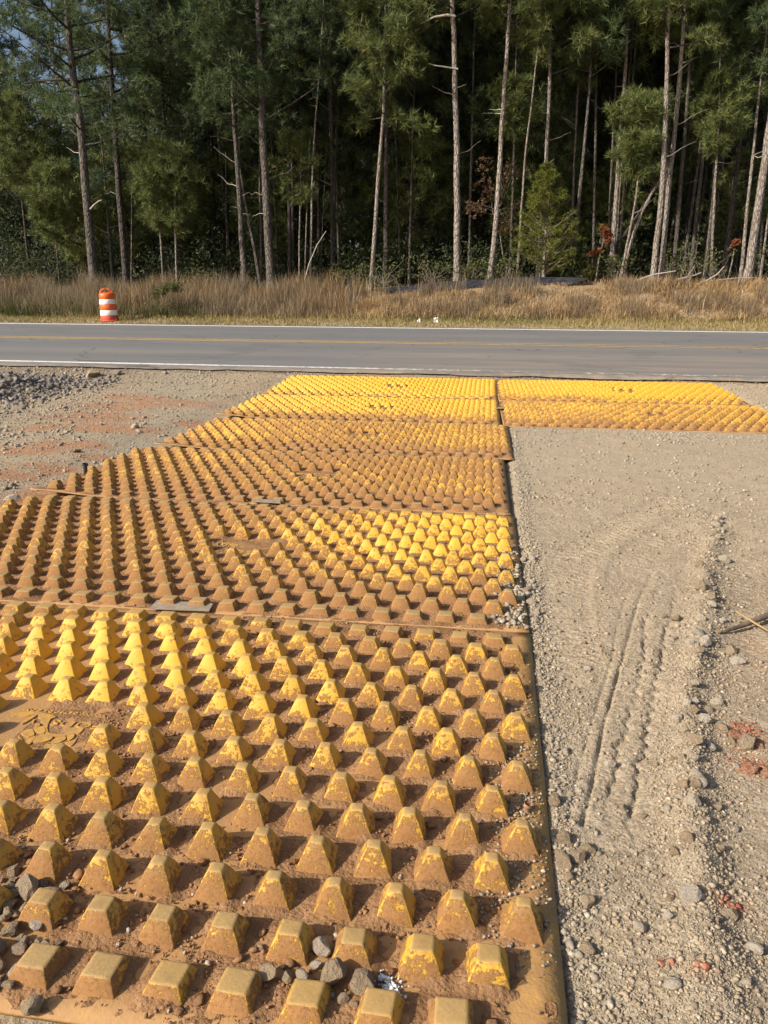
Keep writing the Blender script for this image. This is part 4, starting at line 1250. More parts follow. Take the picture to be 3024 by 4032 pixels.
def tufts(P, D, n, ln, wd, fwd, rng, tone0=.35):
    """needle tufts: P points, D shoot directions"""
    m = len(P)
    d = unit(D[:, None] * fwd + unit(rng.normal(size=(m, n, 3))) + np.array([0, 0, .12])).reshape(-1, 3)
    p = np.repeat(P, n, 0) + d * (ln * .08)
    L = ln * rng.uniform(.7, 1.15, m * n)
    tn = np.repeat(np.clip(rng.normal(tone0, .2, m), 0, 1), n) + rng.normal(0, .06, m * n)
    return blades(p, d, L, np.full(m * n, wd), np.clip(tn, 0, 1))


def crown_mesh(seed, axis, z0, z1c, rmax, nl, tpl, bl, ln, wd, mat, bark, shape='pine', up=.25, tone0=.4, gap=0):
    """axis(z)->(x,y) trunk position; returns a mesh with limbs and needle tufts"""
    rng = np.random.default_rng(seed)
    tubes = []; TP = []; TD = []
    for i in range(nl):
        t = (i + rng.uniform(0, 1)) / nl
        z = z0 + (z1c - z0) * t
        if shape == 'pine':
            L = rmax * (.55 + .45 * math.sin(math.pi * min(1, .25 + t * .75))) * rng.uniform(.55, 1.1) * (1 - .55 * max(0, t - .6) / .4)
        elif shape == 'cone':
            L = rmax * (1 - t) ** .8 * rng.uniform(.75, 1.1) + .12
        else:
            L = rmax * math.sqrt(max(.05, 1 - (2 * t - 1) ** 2)) * rng.uniform(.6, 1.1)
        a = i * 2.4 + rng.uniform(-.7, .7)
        el = up + rng.uniform(-.25, .3)
        x, y = axis(z)
        s = np.linspace(0, 1, 6)
        curve = rng.uniform(-.12, .30)
        wob = rng.uniform(-.35, .35)
        pts = np.stack([x + np.cos(a + wob * s) * L * s * math.cos(el), y + np.sin(a + wob * s) * L * s * math.cos(el), z + L * (s * math.sin(el) + curve * s ** 2)], 1)
        tubes.append(tube(pts, np.linspace(.012 + .012 * L, .005, 6), 4, False))
        dirs = unit(np.gradient(pts, axis=0))
        cu = [rng.uniform(.35, 1.0) for _ in range(5)] + [1.0]
        cs = [unit(rng.normal(size=3) * np.array([1, 1, .7])) * L * rng.uniform(.05, .24) for _ in range(6)]
        for k in range(tpl):
            ci = int(rng.integers(0, 6))
            u = min(1.0, max(.3, cu[ci] + rng.normal(0, .04))) if shape != 'cone' else 1 - rng.uniform(0, 1) ** 1.6 * (.62 if shape != 'cone' else .9)
            j = min(4, int(u * 5)); f_ = u * 5 - j
            p = pts[j] * (1 - f_) + pts[j + 1] * f_
            sd = unit(rng.normal(size=3) * np.array([1, 1, .6])) * (L * .27 * rng.uniform(.1, 1) * (1.15 - u * .5))
            if shape != 'cone': sd = cs[ci] + rng.normal(size=3) * np.array([.16, .16, .11]) * ((.5 + .22 * L) if shape == 'pine' else .75)
            TP.append(p + sd); TD.append(unit(dirs[j] * .6 + unit(sd) * .8 + np.array([0, 0, .2])))
    TP = np.array(TP); TD = np.array(TD)
    v, f3, tone = tufts(TP, TD, bl, ln, wd, .75, rng, tone0)
    bv, bf = merge(tubes)
    bf = quads_to_tris(bf)
    V = np.vstack([v, bv]); Fc = np.vstack([f3, bf + len(v)])
    tn = np.concatenate([tone, np.full(len(bf), .3)])
    mi = np.concatenate([np.zeros(len(f3), int), np.ones(len(bf), int)])
    return mesh_np('crown', V, Fc, [mat, bark], {'tone': ('FACE', tn)}, False, mi)


def smooth_path(pts, n):
    P = np.array(pts, float)
    t = np.linspace(0, 1, len(P)); q = np.linspace(0, 1, n)
    out = np.stack([np.interp(q, t, P[:, k]) for k in range(P.shape[1])], 1)
    for _ in range(2):
        out[1:-1] = out[1:-1] * .5 + (out[:-2] + out[2:]) * .25
    return out


def trunk_mesh(pts, r0, r1, n, mat, flare=True, seed=0):
    P = smooth_path(pts, max(6, len(pts) * 3))
    z = (P[:, 2] - P[0, 2]) / (P[-1, 2] - P[0, 2] + 1e-9)
    r = r0 + (r1 - r0) * z
    if flare:
        r = r * (1 + .35 * np.exp(-(P[:, 2] - P[0, 2]) / .18))
    rng = np.random.default_rng(seed)
    P[1:, 0] += rng.normal(0, r0 * .08, len(P) - 1)
    v, f = tube(P, r, n)
    return mesh_np('trunk', v, f, [mat], None, True)


# front trunks: id, Y, [(x,z)...] seen points, base radius, top radius, bark, top height, crown (z0, z1, radius, limbs, tufts per limb) or None, needle, label
K = 'pines along the edge of the wood'
TREES = [
 (27.2, [(-14.55, 1.82), (-14.57, 4.08), (-14.57, 7.23), (-14.66, 8.88), (-14.72, 9.94), (-14.67, 11.16)], .168, .113, 'bark_m', 17.5, (6.6, 16.5, 3.4, 42, 26), 'needle', 'thick rough pine trunk directly behind the traffic drum'),
 (28.6, [(-14.0, 1.98), (-14.02, 4.85), (-14.03, 7.96), (-13.99, 10.90), (-13.97, 11.61)], .131, .079, 'bark_d', 17, (7.6, 16.0, 2.8, 30, 20), 'needle', 'dark tall pine just right of the thick trunk behind the drum'),
 (30, [(-15.25, 2.09), (-15.25, 4.26), (-15.26, 5.86)], .069, .041, 'bark_m', 9, (5.2, 9, 1.1, 12, 14), 'needle_b', 'slim pale trunk between the thick trunk and the dark pine'),
 (27.8, [(-9.09, 1.95), (-9.18, 5.10), (-9.26, 7.25), (-9.32, 8.75)], .113, .058, 'bark_m', 12.5, (6.9, 12.2, 2.1, 30, 24), 'needle', 'grey pine with dead side limbs, left of a leaning thin trunk'),
 (28.6, [(-8.70, 2.26), (-9.02, 3.79), (-9.24, 4.97), (-9.50, 7.12)], .077, .043, 'bark_m', 7.6, None, 'needle', 'thin trunk leaning left between two thick grey pines'),
 (27.5, [(-8.01, 2.07), (-8.13, 5.05), (-8.20, 6.88), (-8.20, 8.16), (-8.22, 11.01)], .156, .090, 'bark_m', 17, (7.4, 16.5, 3.0, 42, 26), 'needle', 'thick scaly grey pine with knots in the left centre of the wood'),
 (29.5, [(-9.01, 2.5), (-8.93, 6.51), (-8.92, 8.05)], .061, .039, 'bark_m', 9, None, 'needle', 'straight thin trunk close behind the leaning one'),
 (30, [(-8.04, 2.3), (-7.97, 6.58), (-7.92, 9.65)], .076, .053, 'bark_d', 14, (8, 14, 1.8, 20, 18), 'needle_b', 'dark trunk standing right of the thick scaly pine'),
 (31, [(-8.12, 2.4), (-8.12, 5.93), (-8.07, 8.36)], .064, .041, 'bark_d', 13, (7.5, 13, 1.6, 18, 16), 'needle_b', 'darker trunk half hidden beside the dark trunk right of the scaly pine'),
 (28.4, [(-6.84, 2.02), (-6.70, 6.29), (-6.55, 7.90), (-6.37, 9.39)], .046, .038, 'bark_p', 11.5, (9.0, 11.5, 1.2, 12, 16), 'needle', 'long thin pale pole of a tree left of the black straight trunk'),
 (30, [(-6.35, 2.3), (-6.36, 6.55), (-6.34, 11.78)], .071, .057, 'bark_d', 17, (9, 17, 2.2, 28, 20), 'needle_b', 'straight nearly black trunk just left of the centre'),
 (28.0, [(-4.54, 2.10), (-4.34, 5.46), (-4.13, 7.76), (-4.13, 9.69)], .082, .057, 'bark_p', 13, (7.3, 13, 1.9, 34, 26), 'needle_l', 'pale pine leaning slightly right in the centre with a bushy crown'),
 (29, [(-14.02, 2.0), (-13.67, 6.10)], .035, .027, 'bark_m', 7, None, 'needle', 'very thin stem at the right side of the dark tall pine'),
 (28.8, [(-7.37, 2.1), (-7.27, 5.06), (-7.21, 6.36)], .034, .026, 'bark_p', 7.2, (4.9, 7.2, .9, 14, 14), 'needle_l', 'thin young stem with low green tufts right of the scaly pine'),
 (29.2, [(-7.27, 2.2), (-7.07, 5.66), (-6.96, 7.19)], .030, .021, 'bark_p', 7.6, None, 'needle', 'thin stem leaning right next to the pale pole'),
 (31, [(-7.10, 2.4), (-6.87, 5.50)], .032, .027, 'bark_m', 8, None, 'needle', 'faint thin stem right of the pale pole'),
 (30, [(-10.54, 2.2), (-10.44, 5.15)], .027, .022, 'bark_m', 7, None, 'needle', 'faint thin stem left of the grey pine with dead limbs'),
 (33, [(-18.79, 2.2), (-18.79, 6.51), (-18.78, 8.32), (-18.71, 9.46)], .07, .040, 'bark_d', 16, (7.5, 16, 2.6, 30, 20), 'needle', 'dark pine at the far left behind low green foliage'),
 (27.6, [(-1.48, 2.15), (-1.57, 5.01), (-1.75, 8.16), (-1.89, 10.22), (-1.95, 10.80)], .123, .079, 'bark_p', 17, (10.2, 16.5, 2.6, 34, 28), 'needle_l', 'stout pale pine right of centre with a bare side limb and no low branches'),
 (28.2, [(-.39, 2.25), (-.23, 4.71), (-.20, 7.92), (-.14, 9.75), (-.13, 10.93)], .101, .065, 'bark_p', 16.5, (10.2, 16.3, 2.3, 28, 24), 'needle_l', 'pale pine leaning right beside the brown-leaved oak'),
 (28.9, [(.31, 2.3), (.24, 6.27), (.15, 9.81)], .058, .037, 'bark_m', 12, (7.0, 8.8, .8, 14, 20), 'needle_l', 'thin straight trunk carrying one round green tuft halfway up'),
 (28.2, [(.55, 2.3), (.58, 5.07), (.61, 6.51), (.70, 7.55), (.79, 8.92), (.82, 9.39)], .048, .028, 'bark_p', 11, (9.2, 11, 1.0, 10, 16), 'needle_l', 'thin whitish crooked trunk left of the cedar'),
 (28.8, [(1.30, 2.3), (1.32, 5.14), (1.33, 7.67), (1.21, 10.42), (1.19, 11.09)], .082, .061, 'bark_p', 16, (8.9, 15.5, 2.2, 34, 26), 'needle_l', 'pale pine rising straight out of the cedar'),
 (29.6, [(2.49, 2.35), (2.34, 5.99), (2.28, 9.46)], .058, .037, 'bark_m', 12.5, (8.6, 12.5, 1.5, 18, 18), 'needle', 'thin grey trunk just right of the cedar'),
 (29.0, [(2.46, 2.35), (2.56, 5.89), (2.63, 8.53), (2.56, 10.44)], .077, .041, 'bark_m', 13.5, (8.8, 13.5, 1.8, 24, 20), 'needle', 'leaning grey trunk, second right of the cedar'),
 (29.2, [(3.82, 2.35), (3.79, 6.27), (3.74, 9.44), (3.69, 10.79)], .098, .053, 'bark_p', 15, (9.9, 15, 1.9, 26, 22), 'needle_l', 'grey pine standing behind the red-leaved sapling'),
 (27.6, [(4.99, 2.12), (5.01, 4.60), (4.91, 7.33), (4.74, 9.29), (4.67, 10.17)], .104, .065, 'bark_p', 15, (9.2, 15, 2.0, 30, 28), 'needle_l', 'pale trunk, left one of the close pair on the right'),
 (28.0, [(5.30, 2.15), (5.26, 5.35), (5.30, 7.41), (5.27, 9.38), (5.21, 10.66)], .093, .070, 'bark_p', 16, (9.8, 16, 2.2, 32, 26), 'needle_l', 'pale trunk, right one of the close pair on the right with stubby dead limbs'),
 (28.8, [(5.88, 2.3), (5.79, 5.82), (5.75, 7.92), (5.71, 8.94)], .080, .056, 'bark_m', 14, (8.8, 14, 1.6, 22, 20), 'needle', 'shaded trunk right behind the close pale pair'),
 (28.2, [(4.0, 2.25), (4.14, 3.51), (4.31, 4.96), (4.31, 6.17)], .055, .032, 'bark_p', 7.6, (5.6, 8.0, 1.15, 26, 24), 'needle_l', 'slender pale stem under a bushy green top left of the close pair'),
 (28.4, [(4.12, 2.3), (4.25, 3.53), (4.59, 4.70), (5.06, 5.63)], .059, .048, 'bark_p', 6.0, None, 'needle', 'pale trunk leaning hard right into the close pair'),
 (29.4, [(3.36, 2.3), (4.00, 3.68), (4.55, 4.51), (5.07, 5.55)], .066, .041, 'bark_d', 6.2, None, 'needle', 'dark trunk slanting right behind the red-leaved sapling'),
 (30, [(6.39, 2.4), (6.56, 6.37), (6.54, 9.23)], .062, .041, 'bark_m', 13, (8, 13, 1.5, 18, 18), 'needle', 'brown lit trunk between the close pair and the forked light trunk'),
 (29.6, [(6.60, 2.35), (6.58, 7.02), (6.71, 9.80)], .073, .049, 'bark_m', 14, (8.6, 14, 1.6, 22, 20), 'needle', 'grey trunk close right of the brown lit one'),
 (28.3, [(7.01, 2.25), (6.78, 5.03), (6.68, 7.45), (6.49, 9.11)], .055, .031, 'bark_p', 10.5, (6.3, 8.4, 1.0, 18, 20), 'needle_l', 'whitish wavy thin trunk with tufts halfway up, right part of the wood'),
 (28.9, [(6.92, 2.3), (6.91, 5.25), (6.85, 6.53)], .071, .048, 'bark_m', 12, (8.5, 12, 1.3, 14, 16), 'needle', 'trunk half hidden behind the whitish wavy one'),
 (30, [(7.84, 2.4), (7.82, 5.98), (7.81, 8.50), (7.79, 10.56)], .098, .074, 'bark_d', 16, (9, 16, 2.2, 28, 20), 'needle', 'dark heavy trunk behind the rightmost thick pine'),
 (28.2, [(7.91, 2.3), (7.82, 5.35), (7.79, 7.60)], .070, .042, 'bark_p', 11, (8.0, 11, 1.3, 14, 18), 'needle', 'thin grey trunk just left of the rightmost thick pine'),
 (27.8, [(8.0, 2.25), (8.05, 4.60), (8.09, 6.65), (8.11, 8.60)], .141, .091, 'bark_p', 16, (8.6, 16, 2.4, 32, 24), 'needle', 'thick pale pine, rightmost at the picture edge'),
 (30.5, [(9.16, 2.4), (8.96, 5.67), (8.75, 7.88)], .050, .037, 'bark_m', 12, (8, 12, 1.4, 14, 16), 'needle', 'thin trunk at the right edge beyond the thick pale pine'),
 (30, [(-3.41, 2.3), (-3.39, 6.12), (-3.33, 9.52)], .056, .039, 'bark_d', 12.5, (8.9, 12.5, 1.5, 18, 18), 'needle', 'slim dark trunk left of the stout pale pine'),
 (30.5, [(-3.78, 2.4), (-3.95, 5.41), (-4.06, 7.39)], .044, .035, 'bark_d', 11, (8, 11, 1.2, 12, 16), 'needle_b', 'thin dark stem leaning left, right of the central pale pine'),
 (33, [(-2.31, 2.4), (-2.31, 4.23), (-2.45, 9.49)], .052, .042, 'bark_d', 14, (7.5, 14, 1.8, 20, 18), 'needle_b', 'black thin trunk behind, left of the stout pale pine'),
 (34, [(-.98, 2.45), (-.98, 6.28), (-1.12, 10.11)], .047, .038, 'bark_d', 14, (7.5, 14, 1.8, 20, 18), 'needle_b', 'black thin trunk in the dark gap right of the stout pale pine'),
 (30, [(-4.31, 2.3), (-4.34, 8.06), (-4.36, 11.0)], .104, .069, 'bark_d', 16, (8.5, 16, 2.4, 30, 22), 'needle_b', 'thick black trunk hidden close right of the central pale pine'),
 (31, [(5.94, 2.4), (5.82, 4.60)], .069, .060, 'bark_d', 13, (8, 13, 1.5, 16, 16), 'needle_b', 'dark trunk low between the close pair and its shaded neighbour'),
 (33, [(5.66, 2.4), (5.43, 6.07), (5.28, 8.50)], .055, .041, 'bark_m', 13, (7.5, 13, 1.5, 16, 16), 'needle_b', 'distant brown trunk seen left of the close pale pair'),
 (29.5, [(3.01, 2.3), (3.06, 3.38)], .037, .029, 'bark_p', 3.6, None, 'needle', 'short pale broken stem below the red-leaved sapling'),
 (28.6, [(.24, 2.3), (-.12, 3.93)], .020, .016, 'bark_p', 4.2, None, 'needle', 'pale thin switch leaning left of the thin trunks by the oak'),
 (28.0, [(-12.28, 2.0), (-12.27, 4.30), (-12.19, 6.30)], .038, .021, 'bark_p', 6.6, (4.0, 6.8, 1.0, 24, 20), 'needle_l', 'young pine, left of the two light green saplings'),
 (27.8, [(-11.68, 2.0), (-11.60, 4.28), (-11.53, 6.26)], .042, .021, 'bark_p', 6.6, (3.9, 6.6, .95, 24, 20), 'needle_l', 'young pine, right of the two light green saplings'),
 (29, [(-16.93, 2.0), (-16.93, 5)], .05, .03, 'bark_d', 6.5, (3.7, 6.2, 1.2, 26, 20), 'needle_l', 'young bushy pine low at the left between dark stems'),
 (30.5, [(-19.1, 2.0), (-19.1, 7)], .06, .03, 'bark_d', 9.6, (5.6, 9.2, 1.8, 32, 22), 'needle_l', 'bushy pale green pine at the left picture edge'),
]
for ti, (Y0, pl, r0, r1, bark, ht, crown, ndl, label) in enumerate(TREES):
    bx, bz = pl[0]
    gz = z1(bx, Y0)
    base = (bx, Y0, min(gz, bz) - .05)
    pts = [(x - bx, 0, z - base[2]) for x, z in pl]
    pts[0] = (0, 0, 0)
    lx_, _, lz_ = pts[-1]
    rt = r1
    if ht > pl[-1][1] + .4:
        px_, pz_ = pts[-2][0], pts[-2][2]
        sl = max(-.06, min(.06, (lx_ - px_) / max(.3, lz_ - pz_)))
        pts.append((lx_ + sl * (ht - base[2] - lz_), 0, ht - base[2]))
        rt = max(.015, r1 * .45)
    e = empty('pine_tree', base, label, 'tree', K)
    PZv = np.array([p[2] for p in pts]); PXv = np.array([p[0] for p in pts])
    axis = lambda z, a=PZv, b=PXv: (float(np.interp(z, a, b)), 0.0)
    tk = put('trunk', trunk_mesh(pts, r0, rt, 10 if r0 > .07 else 7, M[bark], True, ti), e)
    if crown:
        cz0, cz1, rm, nl, tp = crown
        big = rm > 1.6
        put('crown', crown_mesh(1000 + ti, axis, cz0 - base[2], cz1 - base[2], rm, nl, int(tp * 1.9), 15, .25 if big else .23, .023, M[ndl], M['bark_d'], 'pine' if big else 'ball', .22 if big else .3, .38), e)
    # bare dead limbs below the crown
    rng = random.Random(500 + ti)
    nd = {0: 2, 1: 3, 3: 6, 5: 4, 18: 3, 22: 4, 25: 4, 27: 6, 26: 3}.get(ti, rng.choice((0, 1, 2)) if r0 > .045 else 0)
    for q in range(nd):
        zt = (crown[0] if crown else min(ht, 9)) - base[2]
        z = rng.uniform(.45, 1.0) * zt
        x, _ = axis(z); a = rng.choice((0, math.pi)) + rng.uniform(-.9, .9); L = rng.uniform(.25, 1.2)
        s = np.linspace(0, 1, 5)
        bp = np.stack([x + np.cos(a) * L * s, np.sin(a) * L * s, z + L * (rng.uniform(.0, .5) * s + rng.uniform(-.2, .25) * s ** 2)], 1)
        bp[2:, 2] += rng.uniform(-.12, .12) * L; bp[3:, 2] += rng.uniform(-.15, .15) * L; bp[3:, 1] += rng.uniform(-.2, .2) * L
        v, f = tube(bp, np.linspace(.017, .004, 5), 5)
        put('branch', mesh_np('branch', v, f, [M['twigpale' if rng.random() < .15 else 'twig']], None, True), tk)
    if ti == 0:
        v, f = tube([(.12, -.08, 2.95), (.30, -.10, 3.10), (.48, -.10, 3.22), (.60, -.1, 3.25)], [.03, .025, .02, .012], 6)
        put('branch', mesh_np('branch', v, f, [M['twigpale']], None, True), tk)
    if ti == 18:
        v, f = tube([(-.2, -.05, 6.75), (-.55, -.1, 6.8), (-.95, -.15, 6.85), (-1.15, -.15, 6.92)], [.03, .026, .018, .008], 6)
        put('branch', mesh_np('branch', v, f, [M['twigpale']], None, True), tk)
        v, f = tube([(-.33, -.05, 8.25), (-.6, -.1, 8.28), (-1.0, -.15, 8.22), (-1.4, -.2, 8.05)], [.045, .04, .03, .015], 6)
        put('branch', mesh_np('branch', v, f, [M['twigpale']], None, True), tk)

# pines deeper in the wood, sharing a few crowns and trunks
ax0 = lambda z: (0.0, 0.0)
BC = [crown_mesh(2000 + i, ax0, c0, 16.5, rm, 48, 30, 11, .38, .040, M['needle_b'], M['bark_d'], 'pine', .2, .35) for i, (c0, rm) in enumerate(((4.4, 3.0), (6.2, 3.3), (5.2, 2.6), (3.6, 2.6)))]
M['bark_b'] = mat_bark('shade_tinted_bark', (.050, .044, .040), (.085, .075, .068), (.05, .04, .034))  # darker copy of the bark: shade of the deep wood put into its colour
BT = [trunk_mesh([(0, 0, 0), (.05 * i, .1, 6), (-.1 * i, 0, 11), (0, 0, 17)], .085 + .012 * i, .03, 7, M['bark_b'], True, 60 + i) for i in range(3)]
rng = random.Random(11)
nb = 0
for i in range(400):
    Yb = rng.uniform(32, 62); xb = rng.uniform(-.85, .42) * Yb * 1.0 + rng.uniform(-2, 2)
    u = xb / Yb
    if -.64 < u < -.46 and rng.random() < .96: continue   # the thinner stretch of wood where the sky shows
    if nb >= 84: break
    nb += 1
    e = empty('pine_tree', (xb, Yb, z1(xb, Yb) - .05), 'dark pine standing deep in the shaded wood behind the front trunks', 'tree', 'pines deep in the wood', rng.uniform(0, 6.28))
    s = rng.uniform(.85, 1.15)
    put('trunk', rng.choice(BT), e, sc=(s, s, s))
    put('crown', rng.choice(BC), e, sc=(s, s, s))

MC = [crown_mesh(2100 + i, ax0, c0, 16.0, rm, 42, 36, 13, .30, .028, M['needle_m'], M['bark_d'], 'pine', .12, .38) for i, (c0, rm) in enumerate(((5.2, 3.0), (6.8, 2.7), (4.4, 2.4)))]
for i in range(26):
    xb = -21 + 30.5 * (i + rng.uniform(.1, .9)) / 26; Yb = rng.uniform(31, 34.5)
    if -20.5 < xb * 32 / Yb < -14.4: continue
    e = empty('pine_tree', (xb, Yb, z1(xb, Yb) - .05), 'slim pine in the second rank, its needles filling the gaps between the front trunks', 'tree', 'pines in the second rank', rng.uniform(0, 6.28))
    s = rng.uniform(.9, 1.12)
    put('trunk', rng.choice(BT), e, sc=(s * .8, s * .8, s))
    put('crown', MC[i % 3], e, sc=(s, s, s))

PT = [trunk_mesh([(0, 0, 0), (.06 * (i - 1), .05, 4), (.14 * (i - 1), 0, 8), (.1 * (i - 1), 0, 12.5)], .045 + .008 * i, .02, 6, M['bark_m' if i else 'bark_p'], True, 70 + i) for i in range(3)]
for i in range(26):
    if i < 15: xb = rng.uniform(2.6, 9.2); Yb = rng.uniform(29.6, 33)
    else: xb = rng.uniform(-16, 2); Yb = rng.uniform(30, 33.5)
    e = empty('pine_tree', (xb, Yb, z1(xb, Yb) - .05), 'thin bare pole of a pine standing between the bigger trunks', 'tree', 'thin pine poles', rng.uniform(0, 6.28))
    e.rotation_euler = (rng.gauss(0, .02), rng.gauss(.01, .03), rng.uniform(0, 6.28))
    put('trunk', PT[i % 3], e)
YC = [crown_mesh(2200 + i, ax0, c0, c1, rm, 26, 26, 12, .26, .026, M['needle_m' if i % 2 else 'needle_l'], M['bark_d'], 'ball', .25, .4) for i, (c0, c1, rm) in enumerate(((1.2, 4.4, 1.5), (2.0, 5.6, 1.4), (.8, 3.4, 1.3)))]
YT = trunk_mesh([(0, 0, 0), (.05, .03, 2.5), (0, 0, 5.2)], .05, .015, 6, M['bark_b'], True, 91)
for i in range(22):
    xb = -20 + 29 * (i + rng.uniform(.1, .9)) / 22; Yb = rng.uniform(30.6, 36)
    e = empty('pine_tree', (xb, Yb, z1(xb, Yb) - .05), 'half shaded young pine filling the dark gap between the trunks', 'tree', 'young pines in the shade', rng.uniform(0, 6.28))
    s = rng.uniform(.85, 1.3)
    put('trunk', YT, e, sc=(s, s, s))
    put('crown', YC[i % 3], e, sc=(s, s, s))

# understorey: saplings and shrubs at the wood's edge
def leafy(name, base, label, cat, clumps, mat, n, ln, wd, stem=None, group=None, seed=0, barkm='twig', tone0=.45, root_r=.12):
    """clumps: (x,y,z,r) relative to base"""
    rng = np.random.default_rng(seed)
    e = empty(name, base, label, cat, group)
    TP = []
    tubes = []
    for (x, y, z, r) in clumps:
        k = max(4, int(n * r * r))
        d = unit(rng.normal(size=(k, 3))) * (r * rng.uniform(.25, 1, (k, 1)) ** .5)
        TP.append(d * np.array([1, 1, .8]) + np.array([x, y, z]))
        root = np.array(stem[-1] if stem else (0, 0, max(.05, z * .3))) + rng.normal(0, root_r, 3) * np.array([1, 1, .25])
        s = np.linspace(0, 1, 5)[:, None]
        pp = root * (1 - s) + np.array([x, y, z]) * s + np.array([0, 0, .12]) * np.sin(s * 3.14) * r * 2
        pp[1:4] += rng.normal(0, .06, (3, 3))
        tubes.append(tube(pp, np.linspace(.010, .003, 5), 4, False))
    TP = np.vstack(TP)
    v, f3, tone = tufts(TP, unit(rng.normal(size=TP.shape) + np.array([0, 0, .3])), 5, ln, wd, .5, rng, tone0)
    put('leaves', mesh_np('leaves', v, f3, [mat], {'tone': ('FACE', tone)}), e)
    if stem: tubes.append(tube(stem, np.linspace(.035, .014, len(stem)), 6, False))
    bv, bf = merge(tubes)
    put('stem', mesh_np('stem', bv, bf, [M[barkm]], None, True), e)
    return e


# eastern red cedar: cone of fine sprays
e = empty('cedar_tree', (1.60, 27.95, 2.2), 'bushy olive-green cedar, cone shaped, behind the black silt fence', 'tree')
put('trunk', trunk_mesh([(-.15, 0, 0), (-.2, 0, 1.2), (-.1, 0, 3.4)], .07, .02, 8, M['bark_p']), e)
put('crown', crown_mesh(3001, lambda z: (-.05 - .06 * z, 0), .35, 3.75, 1.25, 110, 22, 10, .13, .016, M['cedar'], M['twig'], 'cone', .35, .5), e)
rr = random.Random(5)
cl = lambda n, cx, cz, rx_, rz_, r: [(cx + rr.uniform(-rx_, rx_), rr.uniform(-.4, .4), cz + rr.uniform(-rz_, rz_), r * rr.uniform(.7, 1.2)) for _ in range(n)]
leafy('oak_sapling', (-.3, 29, 2.2), 'oak sapling with dry brown leaves between the pale pines', 'tree', cl(16, .05, 3.0, .85, 1.0, .34), M['brownleaf'], 230, .085, .045, [(0, 0, 0), (.05, 0, 1.2), (0, 0, 2.4)], None, 1)
leafy('maple_sapling', (3.2, 28.2, 2.2), 'sapling with a small cluster of red-orange leaves right of the cedar', 'tree', [(.22, 0, 1.72, .20), (.30, 0, 1.45, .16), (.12, 0, 1.85, .14), (.38, .1, 1.62, .13), (-.2, 0, 1.05, .16), (.05, 0, 1.15, .12)], M['redleaf'], 900, .085, .06, [(0, 0, 0), (.05, 0, .8), (.15, 0, 1.4)], None, 2)
leafy('maple_sapling', (7.55, 28.5, 2.2), 'tiny spray of crimson leaves near the rightmost thick pine', 'tree', [(.15, 0, 1.42, .16), (.05, 0, 1.30, .10)], M['redleaf'], 1100, .07, .05, [(0, 0, 0), (.1, 0, .8), (.12, 0, 1.2)], None, 3)
SH = [(-4.0, 27.3, 1.0, .8, 'olive shrub with arching twigs just right of the central pale pine', 'shrub', .5), (-2.4, 27.4, 1.0, .9, 'open branchy shrub left of the stout pale pine', 'shrub', .35), (-.9, 27.8, .9, .6, 'low leafy shrub between the stout pale pine and the leaning pale pine', 'shrub', .6),
      (.2, 27.9, .8, .5, 'small green shrub at the foot of the thin trunks', 'shrub', .6), (2.7, 28.6, .8, .7, 'low green cedar shrub right of the cedar', 'cedar', .9), (3.9, 28.4, .8, .6, 'dark green shrub below the red-leaved sapling', 'shrub', .8),
      (6.2, 27.9, 1.3, .7, 'grey-green shrub with arching stems right of the close pair', 'shrub', .4), (7.0, 28.0, 1.1, .7, 'tangled shrub left of the rightmost thick pine', 'shrub', .4), (8.9, 28.0, 1.2, .8, 'green shrub at the right edge beside the rightmost thick pine', 'shrub', .7),
      (5.6, 28.6, .9, .5, 'shrub in the shade behind the close pair', 'shrub', .6), (-5.2, 27.5, .8, .7, 'shrub at the foot of the central pale pine', 'shrub', .6), (-16.8, 27.6, 1.3, 1.0, 'dark leafy shrub left of the thick trunk behind the drum', 'under', 1.2), (-18.6, 28.0, 1.8, 1.2, 'dark tall shrub at the left edge of the wood', 'under', 1.2), (-10.6, 28.0, .9, .8, 'low shrub under the light green saplings', 'shrub', .5)]
for i, (x, y, h, wd_, lb, mt, dn) in enumerate(SH):
    cls = [(rr.uniform(-wd_, wd_) * .8, rr.uniform(-.35, .35), h * rr.uniform(.3, 1.05), rr.uniform(.18, .32)) for _ in range(16)]
    leafy('shrub', (x, y, z1(x, y) - .03), lb, 'shrub', cls, M[mt], 190 * dn, .075, .04, [(0, 0, 0), (.02, 0, h * .25)], 'shrubs at the edge of the wood', 20 + i, 'twig')

# dark understorey that fills the wood, and the far wood behind it
def leaf_mass(name, n, yr, urange, zfun, ln, wd, mat, seed, kind='stuff', clump=14):
    rng = np.random.default_rng(seed)
    m = n // clump
    yy = rng.uniform(*yr, m); xx = rng.uniform(*urange, m) * yy
    zz = zfun(xx, yy, rng.uniform(0, 1, m))
    k = zz > -90
    C = np.stack([xx, yy, zz], 1)[k]
    P = np.repeat(C, clump, 0) + rng.normal(size=(len(C) * clump, 3)) * np.array([ln * 1.3, ln * 1.3, ln * .8])
    d = unit(rng.normal(size=P.shape))
    tone = np.repeat(np.clip(rng.normal(.35, .25, len(C)), 0, 1), clump)
    v, f3, t = blades(P, d, ln * rng.uniform(.7, 1.3, len(P)), np.full(len(P), wd), tone)
    return tag(put(name, mesh_np(name, v, f3, [mat], {'tone': ('FACE', t)})), kind=kind)


def zlow(x, y, u):
    g = zground(x, y)
    gate = fbm(x * .35, y * .35, 131, 3)
    return np.where(gate > .40, g + .1 + (u ** 1.3) * (1.4 + 5.5 * sm(30, 36, y)), -99)


